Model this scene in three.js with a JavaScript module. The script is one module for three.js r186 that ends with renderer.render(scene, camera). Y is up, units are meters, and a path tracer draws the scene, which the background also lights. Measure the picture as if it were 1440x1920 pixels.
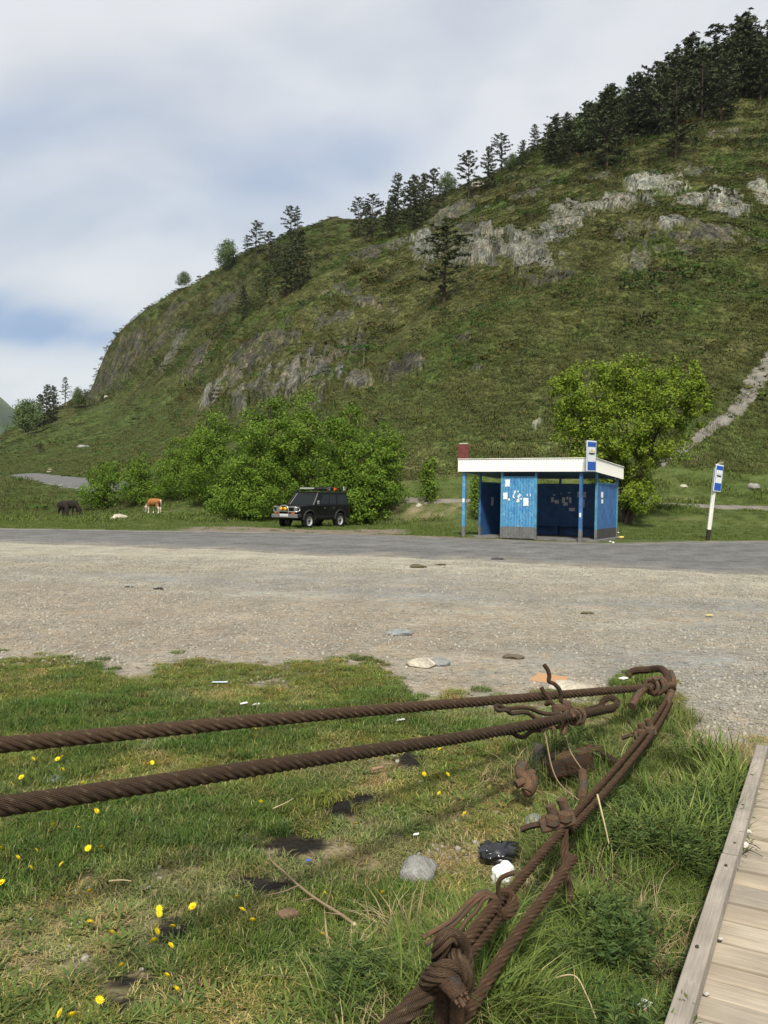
import * as THREE from 'three';
import { mergeGeometries, mergeVertices } from 'three/addons/utils/BufferGeometryUtils.js';
import { RoundedBoxGeometry } from 'three/addons/geometries/RoundedBoxGeometry.js';

// ------------------------------------------------------------------ camera
const EYE = 1.65, FOCAL = 1598;
const scene = new THREE.Scene();
const camera = new THREE.PerspectiveCamera(2 * Math.atan(960 / FOCAL) * 180 / Math.PI, 0.75, 0.05, 6000);
camera.position.set(0, EYE, 0);
camera.rotation.set(-1.22 * Math.PI / 180, 0, 0.8 * Math.PI / 180, 'YXZ');
camera.updateMatrixWorld(true);
const renderer = new THREE.WebGLRenderer({ antialias: true });
renderer.toneMapping = THREE.LinearToneMapping;
renderer.toneMappingExposure = 1.0;
renderer.shadowMap.enabled = true;

// ------------------------------------------------------------------ random numbers and noise
function rng(seed) { let a = seed >>> 0; return () => { a = (a + 0x6D2B79F5) | 0; let t = Math.imul(a ^ (a >>> 15), 1 | a); t = (t + Math.imul(t ^ (t >>> 7), 61 | t)) ^ t; return ((t ^ (t >>> 14)) >>> 0) / 4294967296; }; }
const PERM = (() => { const r = rng(77), p = new Uint16Array(8192); for (let i = 0; i < 4096; i++) p[i] = i; for (let i = 4095; i > 0; i--) { const j = Math.floor(r() * (i + 1)), t = p[i]; p[i] = p[j]; p[j] = t; } for (let i = 0; i < 4096; i++) p[i + 4096] = p[i]; return p; })();
function n3(x, y, z, P = 0) {                                    // smooth value noise, 0..1; repeats every P cells in x and y when P is set
  const xf = Math.floor(x), yf = Math.floor(y), zf = Math.floor(z); let u = x - xf, v = y - yf, w = z - zf;
  u = u * u * (3 - 2 * u); v = v * v * (3 - 2 * v); w = w * w * (3 - 2 * w);
  let x0 = xf, x1 = xf + 1, y0 = yf, y1 = yf + 1; if (P) { x0 %= P; if (x0 < 0) x0 += P; x1 %= P; if (x1 < 0) x1 += P; y0 %= P; if (y0 < 0) y0 += P; y1 %= P; if (y1 < 0) y1 += P; }
  x0 &= 4095; x1 &= 4095; y0 &= 4095; y1 &= 4095;
  const za = PERM[zf & 4095], a0 = PERM[za + y0], a1 = PERM[za + y1];
  let p = PERM[a0 + x0] * (1 - u) + PERM[a0 + x1] * u, q = PERM[a1 + x0] * (1 - u) + PERM[a1 + x1] * u, r = p + (q - p) * v;
  if (w > 0) { const zb = PERM[(zf + 1) & 4095], b0 = PERM[zb + y0], b1 = PERM[zb + y1]; p = PERM[b0 + x0] * (1 - u) + PERM[b0 + x1] * u; q = PERM[b1 + x0] * (1 - u) + PERM[b1 + x1] * u; r += (p + (q - p) * v - r) * w; }
  return r / 4095;
}
function fbm(x, y, z = 0, o = 4) { let s = 0, a = 0.5, t = 0; for (let i = 0; i < o; i++) { s += a * n3(x, y, z + i * 17); t += a; x *= 2.03; y *= 2.03; a *= 0.5; } return s / t; }
function tfbm(u, v, f, o, z = 0) { let s = 0, a = 0.5, t = 0; for (let i = 0; i < o; i++) { s += a * n3(u * f, v * f, z + i * 17, f); t += a; f *= 2; a *= 0.55; } return s / t; }   // tiles over u, v in 0..1
function cell(x, y, z) {                                         // random value of the nearest scattered point: blocks with straight edges
  const xi = Math.floor(x), yi = Math.floor(y); let best = 9, id = 0; for (let j = -1; j < 2; j++) for (let i = -1; i < 2; i++) { const a = PERM[PERM[(xi + i) & 4095] + ((yi + j) & 4095)] + z, p = PERM[a & 4095], q = PERM[(a + 77) & 4095], dx = xi + i + p / 4096 - x, dy = yi + j + q / 4096 - y, d = dx * dx + dy * dy; if (d < best) { best = d; id = PERM[(p + q) & 4095]; } } return id / 4096;
}
const clamp = (x, a = 0, b = 1) => Math.min(b, Math.max(a, x));
const lerp = (a, b, t) => a + (b - a) * t;
const ss = (a, b, x) => { const t = clamp((x - a) / (b - a)); return t * t * (3 - 2 * t); };
const mix3 = (a, b, t) => [lerp(a[0], b[0], t), lerp(a[1], b[1], t), lerp(a[2], b[2], t)];
const V = (x, y, z) => new THREE.Vector3(x, y, z);

// ------------------------------------------------------------------ sky
const SUN_AZ = 4 * Math.PI / 180, SUN_EL = 57 * Math.PI / 180;      // behind the viewer, a little to the left
const sunDir = V(-Math.sin(SUN_AZ) * Math.cos(SUN_EL), Math.sin(SUN_EL), Math.cos(SUN_AZ) * Math.cos(SUN_EL));
{
  const W = 1536, H = 768, data = new Float32Array(W * H * 4);
  for (let j = 0; j < H; j++) for (let i = 0; i < W; i++) {
    const lon = (i + 0.5) / W * 2 * Math.PI - Math.PI, lat = ((j + 0.5) / H - 0.5) * Math.PI;
    // three.js: u = atan2(z, x) / 2pi + 0.5
    const x = Math.cos(lat) * Math.cos(lon), y = Math.sin(lat), z = Math.cos(lat) * Math.sin(lon);
    if (y < -0.07) { const o = (j * W + i) * 4; data[o] = 0.20; data[o + 1] = 0.21; data[o + 2] = 0.17; data[o + 3] = 1; continue; }
    const yy = Math.max(y, 0.0);
    // veil of high cloud: stretched streaks seen on a plane overhead
    const k = 1 / (yy + 0.16), cx = x * k, cz = z * k;
    const a = 0.5, ca = Math.cos(a), sa = Math.sin(a), rx = cx * ca + cz * sa, rz = -cx * sa + cz * ca;
    const warp = fbm(rx * 0.7 + 3, rz * 0.7, 5, 3) - 0.5;
    const c1 = fbm(rx * 0.55 + warp * 1.2 + 1.7, rz * 1.25 + warp * 0.8 + 0.6, 2, 6);
    const c2 = fbm(rx * 2.1 + warp * 2, rz * 3.4, 9, 5), c3 = fbm(rx * 5.2 + warp * 5, rz * 7.5 + warp * 3, 13, 5);
    let cl = ss(0.30, 0.56, c1 * 0.82 + c2 * 0.18);
    cl = clamp(lerp(cl, 1, 0.74) + (c3 - 0.5) * 0.22 + (c2 - 0.5) * 0.25);
    // the clear gap low in the west
    const az = Math.atan2(x, -z), el = Math.asin(clamp(y, -1, 1));
    const gap = (ca0, ce0, wa, we, tilt) => { const da = az - ca0, de = el - ce0 - da * tilt; return Math.exp(-(da * da) / (wa * wa) - (de * de) / (we * we)); };
    const g = clamp(gap(-0.43, 0.178, 0.12, 0.026, -0.06) * (1.3 + 2.2 * (c3 - 0.5)) + gap(-0.40, 0.37, 0.10, 0.026, 0.2) * 0.35 + gap(-0.12, 0.355, 0.12, 0.05, 0.25) * 0.45 + gap(0.0, 0.375, 0.07, 0.03, 0.2) * 0.3 + gap(-0.30, 0.30, 0.25, 0.05, 0.1) * 0.22);
    cl = clamp(cl - g * (0.85 + 0.7 * (c2 - 0.5)), 0.05, 1);
    const blue = mix3([0.32, 0.47, 0.70], [0.26, 0.38, 0.62], ss(0.05, 0.6, y));
    const wb = 0.94 + 0.16 * (c2 - 0.4) + 0.10 * (c3 - 0.5) + 0.12 * (c1 - 0.45), white = mix3([0.79, 0.835, 0.86], [0.775, 0.805, 0.85], ss(0.0, 0.45, y)).map(q => q * wb);
    let c = mix3(blue, white, cl);
    c = mix3(c, [0.68, 0.74, 0.78], ss(0.13, 0.0, y) * 0.8);
    const dot = x * sunDir.x + y * sunDir.y + z * sunDir.z;
    const glow = 0.55 * Math.pow(Math.max(dot, 0), 10) + 1.3 * Math.pow(Math.max(dot, 0), 80);   // the veil is brighter round the sun
    c = c.map((q, n) => q * (1 + glow * [1, 0.96, 0.9][n]));
    if (y < 0) c = mix3(c, [0.20, 0.21, 0.17], ss(0, -0.06, y));
    const o = (j * W + i) * 4; data[o] = c[0]; data[o + 1] = c[1]; data[o + 2] = c[2]; data[o + 3] = 1;
  }
  const t = new THREE.DataTexture(data, W, H, THREE.RGBAFormat, THREE.FloatType);
  t.mapping = THREE.EquirectangularReflectionMapping; t.magFilter = THREE.LinearFilter; t.minFilter = THREE.LinearFilter; t.needsUpdate = true;
  scene.background = t; scene.environment = t; scene.environmentIntensity = 1.0; scene.backgroundIntensity = 1.0;
}
// ------------------------------------------------------------------ sun
const sun = new THREE.DirectionalLight(new THREE.Color(1.0, 0.945, 0.83), 5.0);
sun.position.copy(sunDir).multiplyScalar(200); sun.target.position.set(0, 0, -40);
sun.castShadow = true; sun.shadow.radius = 13; sun.shadow.mapSize.set(4096, 4096);
Object.assign(sun.shadow.camera, { left: -160, right: 160, top: 160, bottom: -160, near: 1, far: 700 });
scene.add(sun); scene.add(sun.target);

// ------------------------------------------------------------------ from the photograph's picture to places
const _R = new THREE.Matrix4().extractRotation(camera.matrixWorld);
function ray(px, py) { const v = V((px - 720) / FOCAL, (960 - py) / FOCAL, -1).applyMatrix4(_R); return v.multiplyScalar(1 / -v.z); }
function at(px, py, d) { return ray(px, py).multiplyScalar(d).add(camera.position); }          // d metres ahead
function gnd(px, py, h = 0) { const r = ray(px, py); const k = (h - EYE) / r.y; return r.multiplyScalar(k).add(camera.position); }

// ------------------------------------------------------------------ names, things and parts
const taken = new Map();
function numbered(n) { const k = taken.get(n) || 0; taken.set(n, k + 1); return k ? `${n}_${String(k).padStart(3, '0')}` : n; }
function shadows(o) { o.traverse(m => { if (m.isMesh) { m.castShadow = true; m.receiveShadow = true; } }); return o; }
function thing(name, label, category, group) {
  const o = new THREE.Group(); o.name = numbered(name); o.userData = { label, category }; if (group) o.userData.group = group; scene.add(o); return o;
}
function part(parent, name, geo, mat, label) { const m = new THREE.Mesh(geo, mat); m.name = name; if (label) m.userData.label = label; m.castShadow = m.receiveShadow = true; parent.add(m); return m; }
function solo(name, label, category, geo, mat, group) { const m = new THREE.Mesh(geo, mat); m.name = numbered(name); m.userData = { label, category }; if (group) m.userData.group = group; m.castShadow = m.receiveShadow = true; scene.add(m); return m; }
function setting(name, geo, mat, label, kind = 'structure') { const m = new THREE.Mesh(geo, mat); m.name = numbered(name); m.userData = { kind, label }; m.castShadow = m.receiveShadow = true; scene.add(m); return m; }
function stuff(name, label, category, geo, mat, list) {        // list of [Matrix4, [r,g,b]]
  const m = new THREE.InstancedMesh(geo, mat, list.length); m.name = numbered(name); m.userData = { kind: 'stuff', label, category };
  const c = new THREE.Color(); list.forEach(([q, k], i) => { m.setMatrixAt(i, q); if (k) m.setColorAt(i, c.setRGB(k[0], k[1], k[2])); });
  m.castShadow = m.receiveShadow = true; scene.add(m); return m;
}
function copyThing(o, label) { const c = o.clone(); c.userData = { ...o.userData }; c.name = numbered(o.userData.base || o.name.replace(/_\d{3}$/, '')); if (label) c.userData.label = label; scene.add(c); return c; }
const ORD = ['first', 'second', 'third', 'fourth', 'fifth', 'sixth', 'seventh', 'eighth', 'ninth', 'tenth', 'eleventh', 'twelfth', 'thirteenth', 'fourteenth', 'fifteenth', 'sixteenth', 'seventeenth', 'eighteenth', 'nineteenth', 'twentieth'];
function ordered(list, key, say) { const n = new Map(); [...list].sort((a, b) => a[0] - b[0]).forEach(p => { const k = key(p), i = n.get(k) || 0; n.set(k, i + 1); p.label = say(k, ORD[i] || 'last'); }); return list; }     // labels that count from the left
const _q = new THREE.Quaternion(), _e = new THREE.Euler();
function mat4(p, rx, ry, rz, sx, sy = sx, sz = sx) { return new THREE.Matrix4().compose(p, _q.setFromEuler(_e.set(rx, ry, rz, 'YXZ')), V(sx, sy, sz)); }

// ------------------------------------------------------------------ geometry helpers
function plain(g) { const k = g.index ? g.toNonIndexed() : g; for (const n of Object.keys(k.attributes)) if (!['position', 'normal', 'uv', 'color'].includes(n)) k.deleteAttribute(n); return k; }
function merge(list) { const col = list.some(g => g.attributes.color); return mergeGeometries(list.map(g => { const k = plain(g); if (!k.attributes.uv) k.setAttribute('uv', new THREE.BufferAttribute(new Float32Array(k.attributes.position.count * 2), 2)); if (!col) k.deleteAttribute('color'); else if (!k.attributes.color) k.setAttribute('color', new THREE.BufferAttribute(new Float32Array(k.attributes.position.count * 3).fill(1), 3)); return k; })); }
function box(w, h, d, x = 0, y = 0, z = 0, r = 0.008) { const g = new RoundedBoxGeometry(w, h, d, 1, Math.min(r, w / 2.2, h / 2.2, d / 2.2)); g.translate(x, y, z); return g; }
function rot(g, x = 0, y = 0, z = 0) { if (x) g.rotateX(x); if (y) g.rotateY(y); if (z) g.rotateZ(z); return g; }
function rawGeo(pos, idx, extra = {}) {
  const g = new THREE.BufferGeometry(); g.setAttribute('position', new THREE.BufferAttribute(Float32Array.from(pos), 3));
  if (extra.color) g.setAttribute('color', new THREE.BufferAttribute(Float32Array.from(extra.color), 3));
  if (extra.uv) g.setAttribute('uv', new THREE.BufferAttribute(Float32Array.from(extra.uv), 2));
  if (idx) g.setIndex(idx); g.computeVertexNormals(); return g;
}
function tube(pts, r, seg = 24, rad = 8, r2 = r) {              // round bar along points, tapering from r to r2, closed ends
  const c = new THREE.CatmullRomCurve3(pts, false, 'centripetal'), g = new THREE.TubeGeometry(c, seg, 1, rad, false), p = g.attributes.position;
  for (let i = 0; i <= seg; i++) { const o = c.getPointAt(i / seg), k = lerp(r, r2, i / seg); for (let j = 0; j <= rad; j++) { const n = i * (rad + 1) + j; p.setXYZ(n, o.x + (p.getX(n) - o.x) * k, o.y + (p.getY(n) - o.y) * k, o.z + (p.getZ(n) - o.z) * k); } }
  g.computeVertexNormals();
  const caps = [[0, r, -1], [1, r2, 1]].map(([t, k, s]) => { const d = new THREE.CircleGeometry(k, rad), o = c.getPointAt(t), n = c.getTangentAt(t).multiplyScalar(s); d.applyQuaternion(new THREE.Quaternion().setFromUnitVectors(V(0, 0, 1), n)); d.translate(o.x, o.y, o.z); return d; });
  return merge([g, ...caps]);
}
function tint(g, c) { const n = g.attributes.position.count, a = new Float32Array(n * 3); for (let i = 0; i < n; i++) { a[i * 3] = c[0]; a[i * 3 + 1] = c[1]; a[i * 3 + 2] = c[2]; } g.setAttribute('color', new THREE.BufferAttribute(a, 3)); return g; }
function rockGeo(seed, detail = 3, sx = 1, sy = 0.6, sz = 1, rough = 0.35) {
  let g = mergeVertices((() => { const k = new THREE.IcosahedronGeometry(1, detail); k.deleteAttribute('uv'); k.deleteAttribute('normal'); return k; })(), 1e-4); const p = g.attributes.position, r = rng(seed);
  const cuts = Array.from({ length: 9 }, () => { const v = V(r() - 0.5, r() - 0.5, r() - 0.5).normalize(); return [v, 0.62 + r() * 0.3]; });
  for (let i = 0; i < p.count; i++) { const v = V(p.getX(i), p.getY(i), p.getZ(i)); for (const [n, d] of cuts) { const k = v.dot(n); if (k > d) v.addScaledVector(n, (d - k) * 0.85); } const f = 1 + (fbm(v.x * 2.1 + seed, v.y * 2.1, v.z * 2.1, 3) - 0.5) * rough; p.setXYZ(i, v.x * f * sx, v.y * f * sy, v.z * f * sz); }
  g.computeVertexNormals(); const uv = new Float32Array(p.count * 2); for (let i = 0; i < p.count; i++) { uv[i * 2] = (p.getX(i) / sx + p.getY(i) / sy * 0.5) * 0.6; uv[i * 2 + 1] = (p.getZ(i) / sz + p.getY(i) / sy * 0.6) * 0.6; } g.setAttribute('uv', new THREE.BufferAttribute(uv, 2)); return g;
}
// ------------------------------------------------------------------ textures
function tex(n, fn, srgb = true, m = n) {
  const d = new Uint8Array(n * m * 4);
  for (let j = 0; j < m; j++) for (let i = 0; i < n; i++) { const c = fn(i / n, j / m, i, j), o = (j * n + i) * 4; if (Array.isArray(c)) { d[o] = clamp(c[0]) * 255; d[o + 1] = clamp(c[1]) * 255; d[o + 2] = clamp(c[2]) * 255; } else d[o] = d[o + 1] = d[o + 2] = clamp(c) * 255; d[o + 3] = 255; }
  const t = new THREE.DataTexture(d, n, m); t.wrapS = t.wrapT = THREE.RepeatWrapping; t.magFilter = THREE.LinearFilter; t.minFilter = THREE.LinearMipmapLinearFilter; t.generateMipmaps = true; if (srgb) t.colorSpace = THREE.SRGBColorSpace; t.needsUpdate = true; return t;
}
function rep(t, x, y = x) { const k = t.clone(); k.repeat.set(x, y); k.needsUpdate = true; return k; }
function std(c, rough = 0.9, o = {}) { return new THREE.MeshPhysicalMaterial({ color: new THREE.Color().setRGB(c[0], c[1], c[2]), roughness: rough, metalness: 0, specularIntensity: rough > 0.82 ? 0.2 : 0.8, ...o }); }

// ------------------------------------------------------------------ the lie of the land: height over (x, metres ahead)
const yh = p => 926 + 0.01396 * (p - 720);
const COLS = [   // bearing of a line of sight (as a column of the picture), then [metres ahead, height] along it up to the crest
  [-900, [[34, 0], [60, -0.3], [100, 1.0], [200, 2.5], [260, 4]]],
  [-300, [[34, 0], [60, -0.3], [90, 1.6], [130, 3.2], [200, 4.6], [270, 6]]],
  [-100, [[34, 0], [50, -0.2], [66, -0.3], [76, 1.2], [84, 2.3], [95, 2.7], [140, 5.0], [200, 8], [290, 12.5]]],
  [0, [[34, 0], [50, -0.2], [66, -0.3], [75, 1.0], [83, 2.3], [93, 2.7], [140, 6.4], [200, 11], [300, 19.5]]],
  [60, [[34, 0], [50, -0.2], [66, -0.3], [76, 1.2], [83, 2.3], [92, 2.7], [140, 7.6], [210, 14.4], [315, 25]]],
  [110, [[34, 0], [50, -0.2], [66, -0.3], [77, 1.6], [83, 2.3], [92, 2.7], [140, 8.2], [210, 16.5], [325, 30]]],
  [165, [[34, 0], [50, -0.2], [66, -0.2], [78, 1.7], [84, 2.4], [92, 2.8], [140, 9.0], [210, 18.5], [290, 31], [330, 38]]],
  [185, [[34, 0], [50, -0.1], [66, -0.1], [78, 1.7], [92, 3], [140, 9.3], [210, 19.5], [280, 31.5], [327, 47]]],
  [205, [[34, 0], [50, -0.1], [66, 0], [78, 1.8], [92, 3.2], [140, 9.8], [210, 20.5], [270, 32], [325, 55]]],
  [250, [[34, 0], [48, 0], [62, 0.1], [76, 2.0], [92, 4.0], [140, 12], [200, 23.5], [260, 38], [320, 65.5]]],
  [300, [[34, 0], [48, 0], [60, 0.3], [72, 2.0], [92, 5.0], [140, 14.5], [200, 29], [260, 47], [315, 72.6]]],
  [400, [[34, 0], [48, 0], [58, 0.7], [72, 2.8], [95, 8.5], [140, 21], [200, 40], [250, 57], [305, 79.5]]],
  [480, [[34, 0], [47, 0], [57, 1.1], [68, 3.2], [85, 8.5], [120, 21], [180, 42], [240, 64], [295, 85]]],
  [600, [[34, -0.05], [46, -0.12], [51, 0.2], [56, 1.3], [68, 5], [100, 18], [160, 42.5], [220, 67], [283, 89.5]]],
  [720, [[33, 0], [46, 0], [50, 1.2], [54, 1.4], [62, 4.2], [90, 16], [140, 37], [200, 62], [270, 85.5]]],
  [900, [[32, 0], [44, 0.1], [48.5, 1.25], [53, 1.4], [62, 5.5], [90, 20.5], [140, 45.5], [190, 68], [240, 89]]],
  [1100, [[32, 0], [42, 0.1], [47, 1.15], [51, 1.3], [60, 5], [75, 14.5], [110, 36], [160, 65], [215, 93.5]]],
  [1300, [[33, 0], [42, 0.15], [46.5, 1.0], [50, 1.15], [58, 3.8], [70, 11.5], [100, 31], [150, 64], [202, 96.5]]],
  [1440, [[33, 0], [42, 0.15], [46.5, 0.95], [50, 1.05], [58, 3.4], [70, 11], [100, 31.5], [150, 66], [195, 99]]],
  [1700, [[33, 0], [42, 0.1], [48, 0.9], [58, 3.4], [70, 11], [100, 32], [150, 68], [190, 104]]],
  [2400, [[30, 0], [45, 0.6], [58, 3.5], [70, 11], [100, 33], [150, 70], [190, 108]]],
];
for (const c of COLS) {                                           // monotone cubic along each line
  const pts = [[-60, 0], [20, 0], ...c[1]], last = pts[pts.length - 1], rise = c[0] < 150 ? 0.05 : 1;
  pts.push([last[0] + 25, last[1] + 1.5 * rise], [last[0] + 90, last[1] - 9 * rise], [last[0] + 220, last[1] * 0.55], [1400, last[1] * 0.1]);
  const n = pts.length, s = [], m = new Array(n).fill(0); for (let i = 0; i < n - 1; i++) s.push((pts[i + 1][1] - pts[i][1]) / (pts[i + 1][0] - pts[i][0]));
  for (let i = 1; i < n - 1; i++) m[i] = s[i - 1] * s[i] <= 0 ? 0 : 2 / (1 / s[i - 1] + 1 / s[i]);
  c.f = d => { let i = 0; while (i < n - 2 && d > pts[i + 1][0]) i++; const h = pts[i + 1][0] - pts[i][0], t = clamp((d - pts[i][0]) / h), t2 = t * t, t3 = t2 * t; return (2 * t3 - 3 * t2 + 1) * pts[i][1] + (t3 - 2 * t2 + t) * h * m[i] + (-2 * t3 + 3 * t2) * pts[i + 1][1] + (t3 - t2) * h * m[i + 1]; };
  c.crest = last[0];
}
function land(p, d) {
  let i = 0; while (i < COLS.length - 2 && p > COLS[i + 1][0]) i++;
  const t = clamp((p - COLS[i][0]) / (COLS[i + 1][0] - COLS[i][0])), a = COLS[Math.max(0, i - 1)], b = COLS[i], c = COLS[i + 1], e = COLS[Math.min(COLS.length - 1, i + 2)];
  const w = b === a ? 1 : (c[0] - b[0]) / (c[0] - a[0]), w2 = e === c ? 1 : (c[0] - b[0]) / (e[0] - b[0]);
  const hb = b.f(d), hc = c.f(d), mb = (hc - a.f(d)) * w, mc = (e.f(d) - hb) * w2, t2 = t * t, t3 = t2 * t;
  return (2 * t3 - 3 * t2 + 1) * hb + (t3 - 2 * t2 + t) * mb + (-2 * t3 + 3 * t2) * hc + (t3 - t2) * mc;
}
function crestAt(p) { let i = 0; while (i < COLS.length - 2 && p > COLS[i + 1][0]) i++; return lerp(COLS[i].crest, COLS[i + 1].crest, clamp((p - COLS[i][0]) / (COLS[i + 1][0] - COLS[i][0]))); }
function H(x, d) {
  if (d < 20) return (fbm(x * 0.9, d * 0.9, 3, 3) - 0.5) * 0.05 * lawn(x, d);
  const p = 720 + FOCAL * x / d; let h = land(clamp(p, -890, 2390), d);
  const k = ss(50, 80, d);
  if (k > 0) h += k * ((fbm(x / 26, d / 26, 1, 4) - 0.5) * 7 * ss(2, 30, h) + (fbm(x / 5.5, d / 5.5, 2, 4) - 0.5) * 1.5 * ss(1, 20, h));
  else h += ss(36, 44, d) * (fbm(x / 3, d / 3, 7, 3) - 0.5) * 0.22;
  return h;
}
function hillAt(px, py) {                                        // where a line of sight meets the land
  const r = ray(px, py); let d = 30, prev = 30;
  for (; d < 500; d += 1) { const x = r.x * d, y = EYE + r.y * d; if (y < H(x, d)) break; prev = d; }
  let a = prev, b = d; for (let i = 0; i < 18; i++) { const m = (a + b) / 2; if (EYE + r.y * m < H(r.x * m, m)) b = m; else a = m; }
  return V(r.x * b, H(r.x * b, b), -b);
}
const onLand = (x, d, up = 0) => V(x, H(x, d) + up, -d);

// ------------------------------------------------------------------ where the lawn by the cables ends (metres ahead, over the bearing)
const LAWN = [[-400, 1215], [-150, 1225], [0, 1238], [110, 1232], [170, 1240], [235, 1276], [300, 1262], [340, 1250], [430, 1262], [520, 1276], [560, 1268], [620, 1256], [690, 1250], [740, 1268], [770, 1300], [900, 1322], [1050, 1330], [1140, 1300], [1180, 1268], [1240, 1258], [1285, 1300], [1310, 1352], [1290, 1392], [1350, 1400], [1440, 1398], [1800, 1398]];
function lawnEdge(p) { let i = 0; while (i < LAWN.length - 2 && p > LAWN[i + 1][0]) i++; const t = clamp((p - LAWN[i][0]) / (LAWN[i + 1][0] - LAWN[i][0])); const y = lerp(LAWN[i][1], LAWN[i + 1][1], t); return EYE * FOCAL / (y - yh(p)); }
function lawn(x, d) {
  if (d > 10 || d < -3) return 0; const p = d > 0.9 ? 720 + FOCAL * x / d : (x > 0 ? 1700 : -300);
  const e = lawnEdge(clamp(p, -390, 1790)) + (fbm(x * 1.6, d * 1.2, 4, 2) - 0.5) * 0.9 + (fbm(x * 7, d * 5, 5, 3) - 0.5) * 1.3;
  return ss(e + 0.35, e - 0.35, d);
}
const blob = (x, d, px, py, rx, ry) => { const q = gnd(px, py), k = 1; const dx = (x - q.x) / rx, dd = (d + q.z) / ry; return Math.exp(-(dx * dx + dd * dd) * k); };
const DRY = [[660, 1540, 0.5, 0.4], [600, 1450, 0.6, 0.3], [120, 1720, 0.35, 0.3], [330, 1650, 0.4, 0.2], [860, 1330, 0.9, 0.5], [1010, 1340, 0.9, 0.6], [1090, 1330, 0.7, 0.6], [1235, 1740, 0.12, 0.22], [1225, 1830, 0.14, 0.14], [1290, 1330, 0.4, 0.6], [700, 1600, 0.3, 0.22], [30, 1760, 0.3, 0.2], [480, 1600, 0.5, 0.25], [1300, 1400, 0.5, 0.3], [880, 1600, 0.2, 0.12], [770, 1740, 0.12, 0.08]];
const dryQ = DRY.map(([a, b, c, e]) => [gnd(a, b), c, e]);
function dryness(x, d) { let s = 0; for (const [q, a, b] of dryQ) { const dx = (x - q.x) / a, dd = (d + q.z) / b; s += Math.exp(-(dx * dx + dd * dd)); } return clamp(s * 0.85 + (fbm(x * 1.3, d * 1.3, 11, 3) - 0.44) * 2.2); }
const BARE = [[650, 1508, 0.10, 0.10], [690, 1490, 0.07, 0.06], [632, 1520, 0.07, 0.05], [560, 1575, 0.12, 0.07], [545, 1592, 0.06, 0.05], [480, 1655, 0.10, 0.05], [455, 1670, 0.05, 0.03], [330, 1745, 0.07, 0.045], [345, 1730, 0.05, 0.03], [205, 1880, 0.05, 0.035], [255, 1840, 0.06, 0.025], [580, 1752, 0.05, 0.04], [770, 1428, 0.07, 0.10]].map(([a, b, c, e]) => [gnd(a, b), c * 1.5, e * 1.6]);
function tarry(x, d) { let s = 0; for (const [q, a, b] of BARE) { const w = (fbm(x * 14, d * 14, 3, 2) - 0.5) * 1.3, dx = (x - q.x) / a, dd = (d + q.z) / b; s = Math.max(s, ss(1.25, 0.75, Math.sqrt(dx * dx + dd * dd) + w)); } return s; }

// ------------------------------------------------------------------ the roads' edges
const FAR = [[-90, 44], [-40, 38.5], [-15.6, 34.9], [-10, 34.7], [-4.8, 34.9], [-1, 34.4], [2.2, 32.4], [5, 31.2], [7.4, 30.2], [9, 30.5], [12, 32.3], [15, 33.4], [30, 35.5], [70, 38]];
const NEAR = [[-90, 40], [-40, 33], [-11.7, 25.9], [-5.6, 24.2], [0, 22], [4.6, 20.3], [8, 18.4], [14, 16.6], [30, 14], [70, 10]];
const line = (L, x) => { let i = 0; while (i < L.length - 2 && x > L[i + 1][0]) i++; return lerp(L[i][1], L[i + 1][1], clamp((x - L[i][0]) / (L[i + 1][0] - L[i][0]))); };

// ------------------------------------------------------------------ ground by the viewer: gravel lot, lawn, verge beyond the road
const texGround = tex(1024, (u, v) => {
  const a = tfbm(u, v, 6, 5, 1), b = tfbm(u, v, 48, 3, 5), c = n3(u * 200, v * 200, 9, 200), e = n3(u * 110, v * 110, 4, 110);
  let k = 0.57 + (a - 0.5) * 0.14 + (b - 0.5) * 0.18 + (c - 0.5) * 0.12; if (e > 0.84) k += 0.14 * (c - 0.1); if (e < 0.10) k -= 0.16; const w = (tfbm(u, v, 16, 3, 21) - 0.5) * 0.05; return [k + w, k, k - w];
});
const bumpGround = tex(1024, (u, v) => { const e = n3(u * 110, v * 110, 4, 110), f = n3(u * 52, v * 52, 14, 52), c = n3(u * 200, v * 200, 9, 200); return 0.3 + 0.3 * ss(0.55, 0.9, e) + 0.25 * ss(0.6, 0.9, f) + 0.2 * c + (tfbm(u, v, 8, 4, 2) - 0.5) * 0.4; }, false);
const matGround = new THREE.MeshPhysicalMaterial({ specularIntensity: 0.15, vertexColors: true, map: texGround, bumpMap: bumpGround, bumpScale: 0.022, roughness: 1 });
const G = 3.2;   // mean of the detail texture brings colours down: vertex colours are scaled by this
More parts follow.
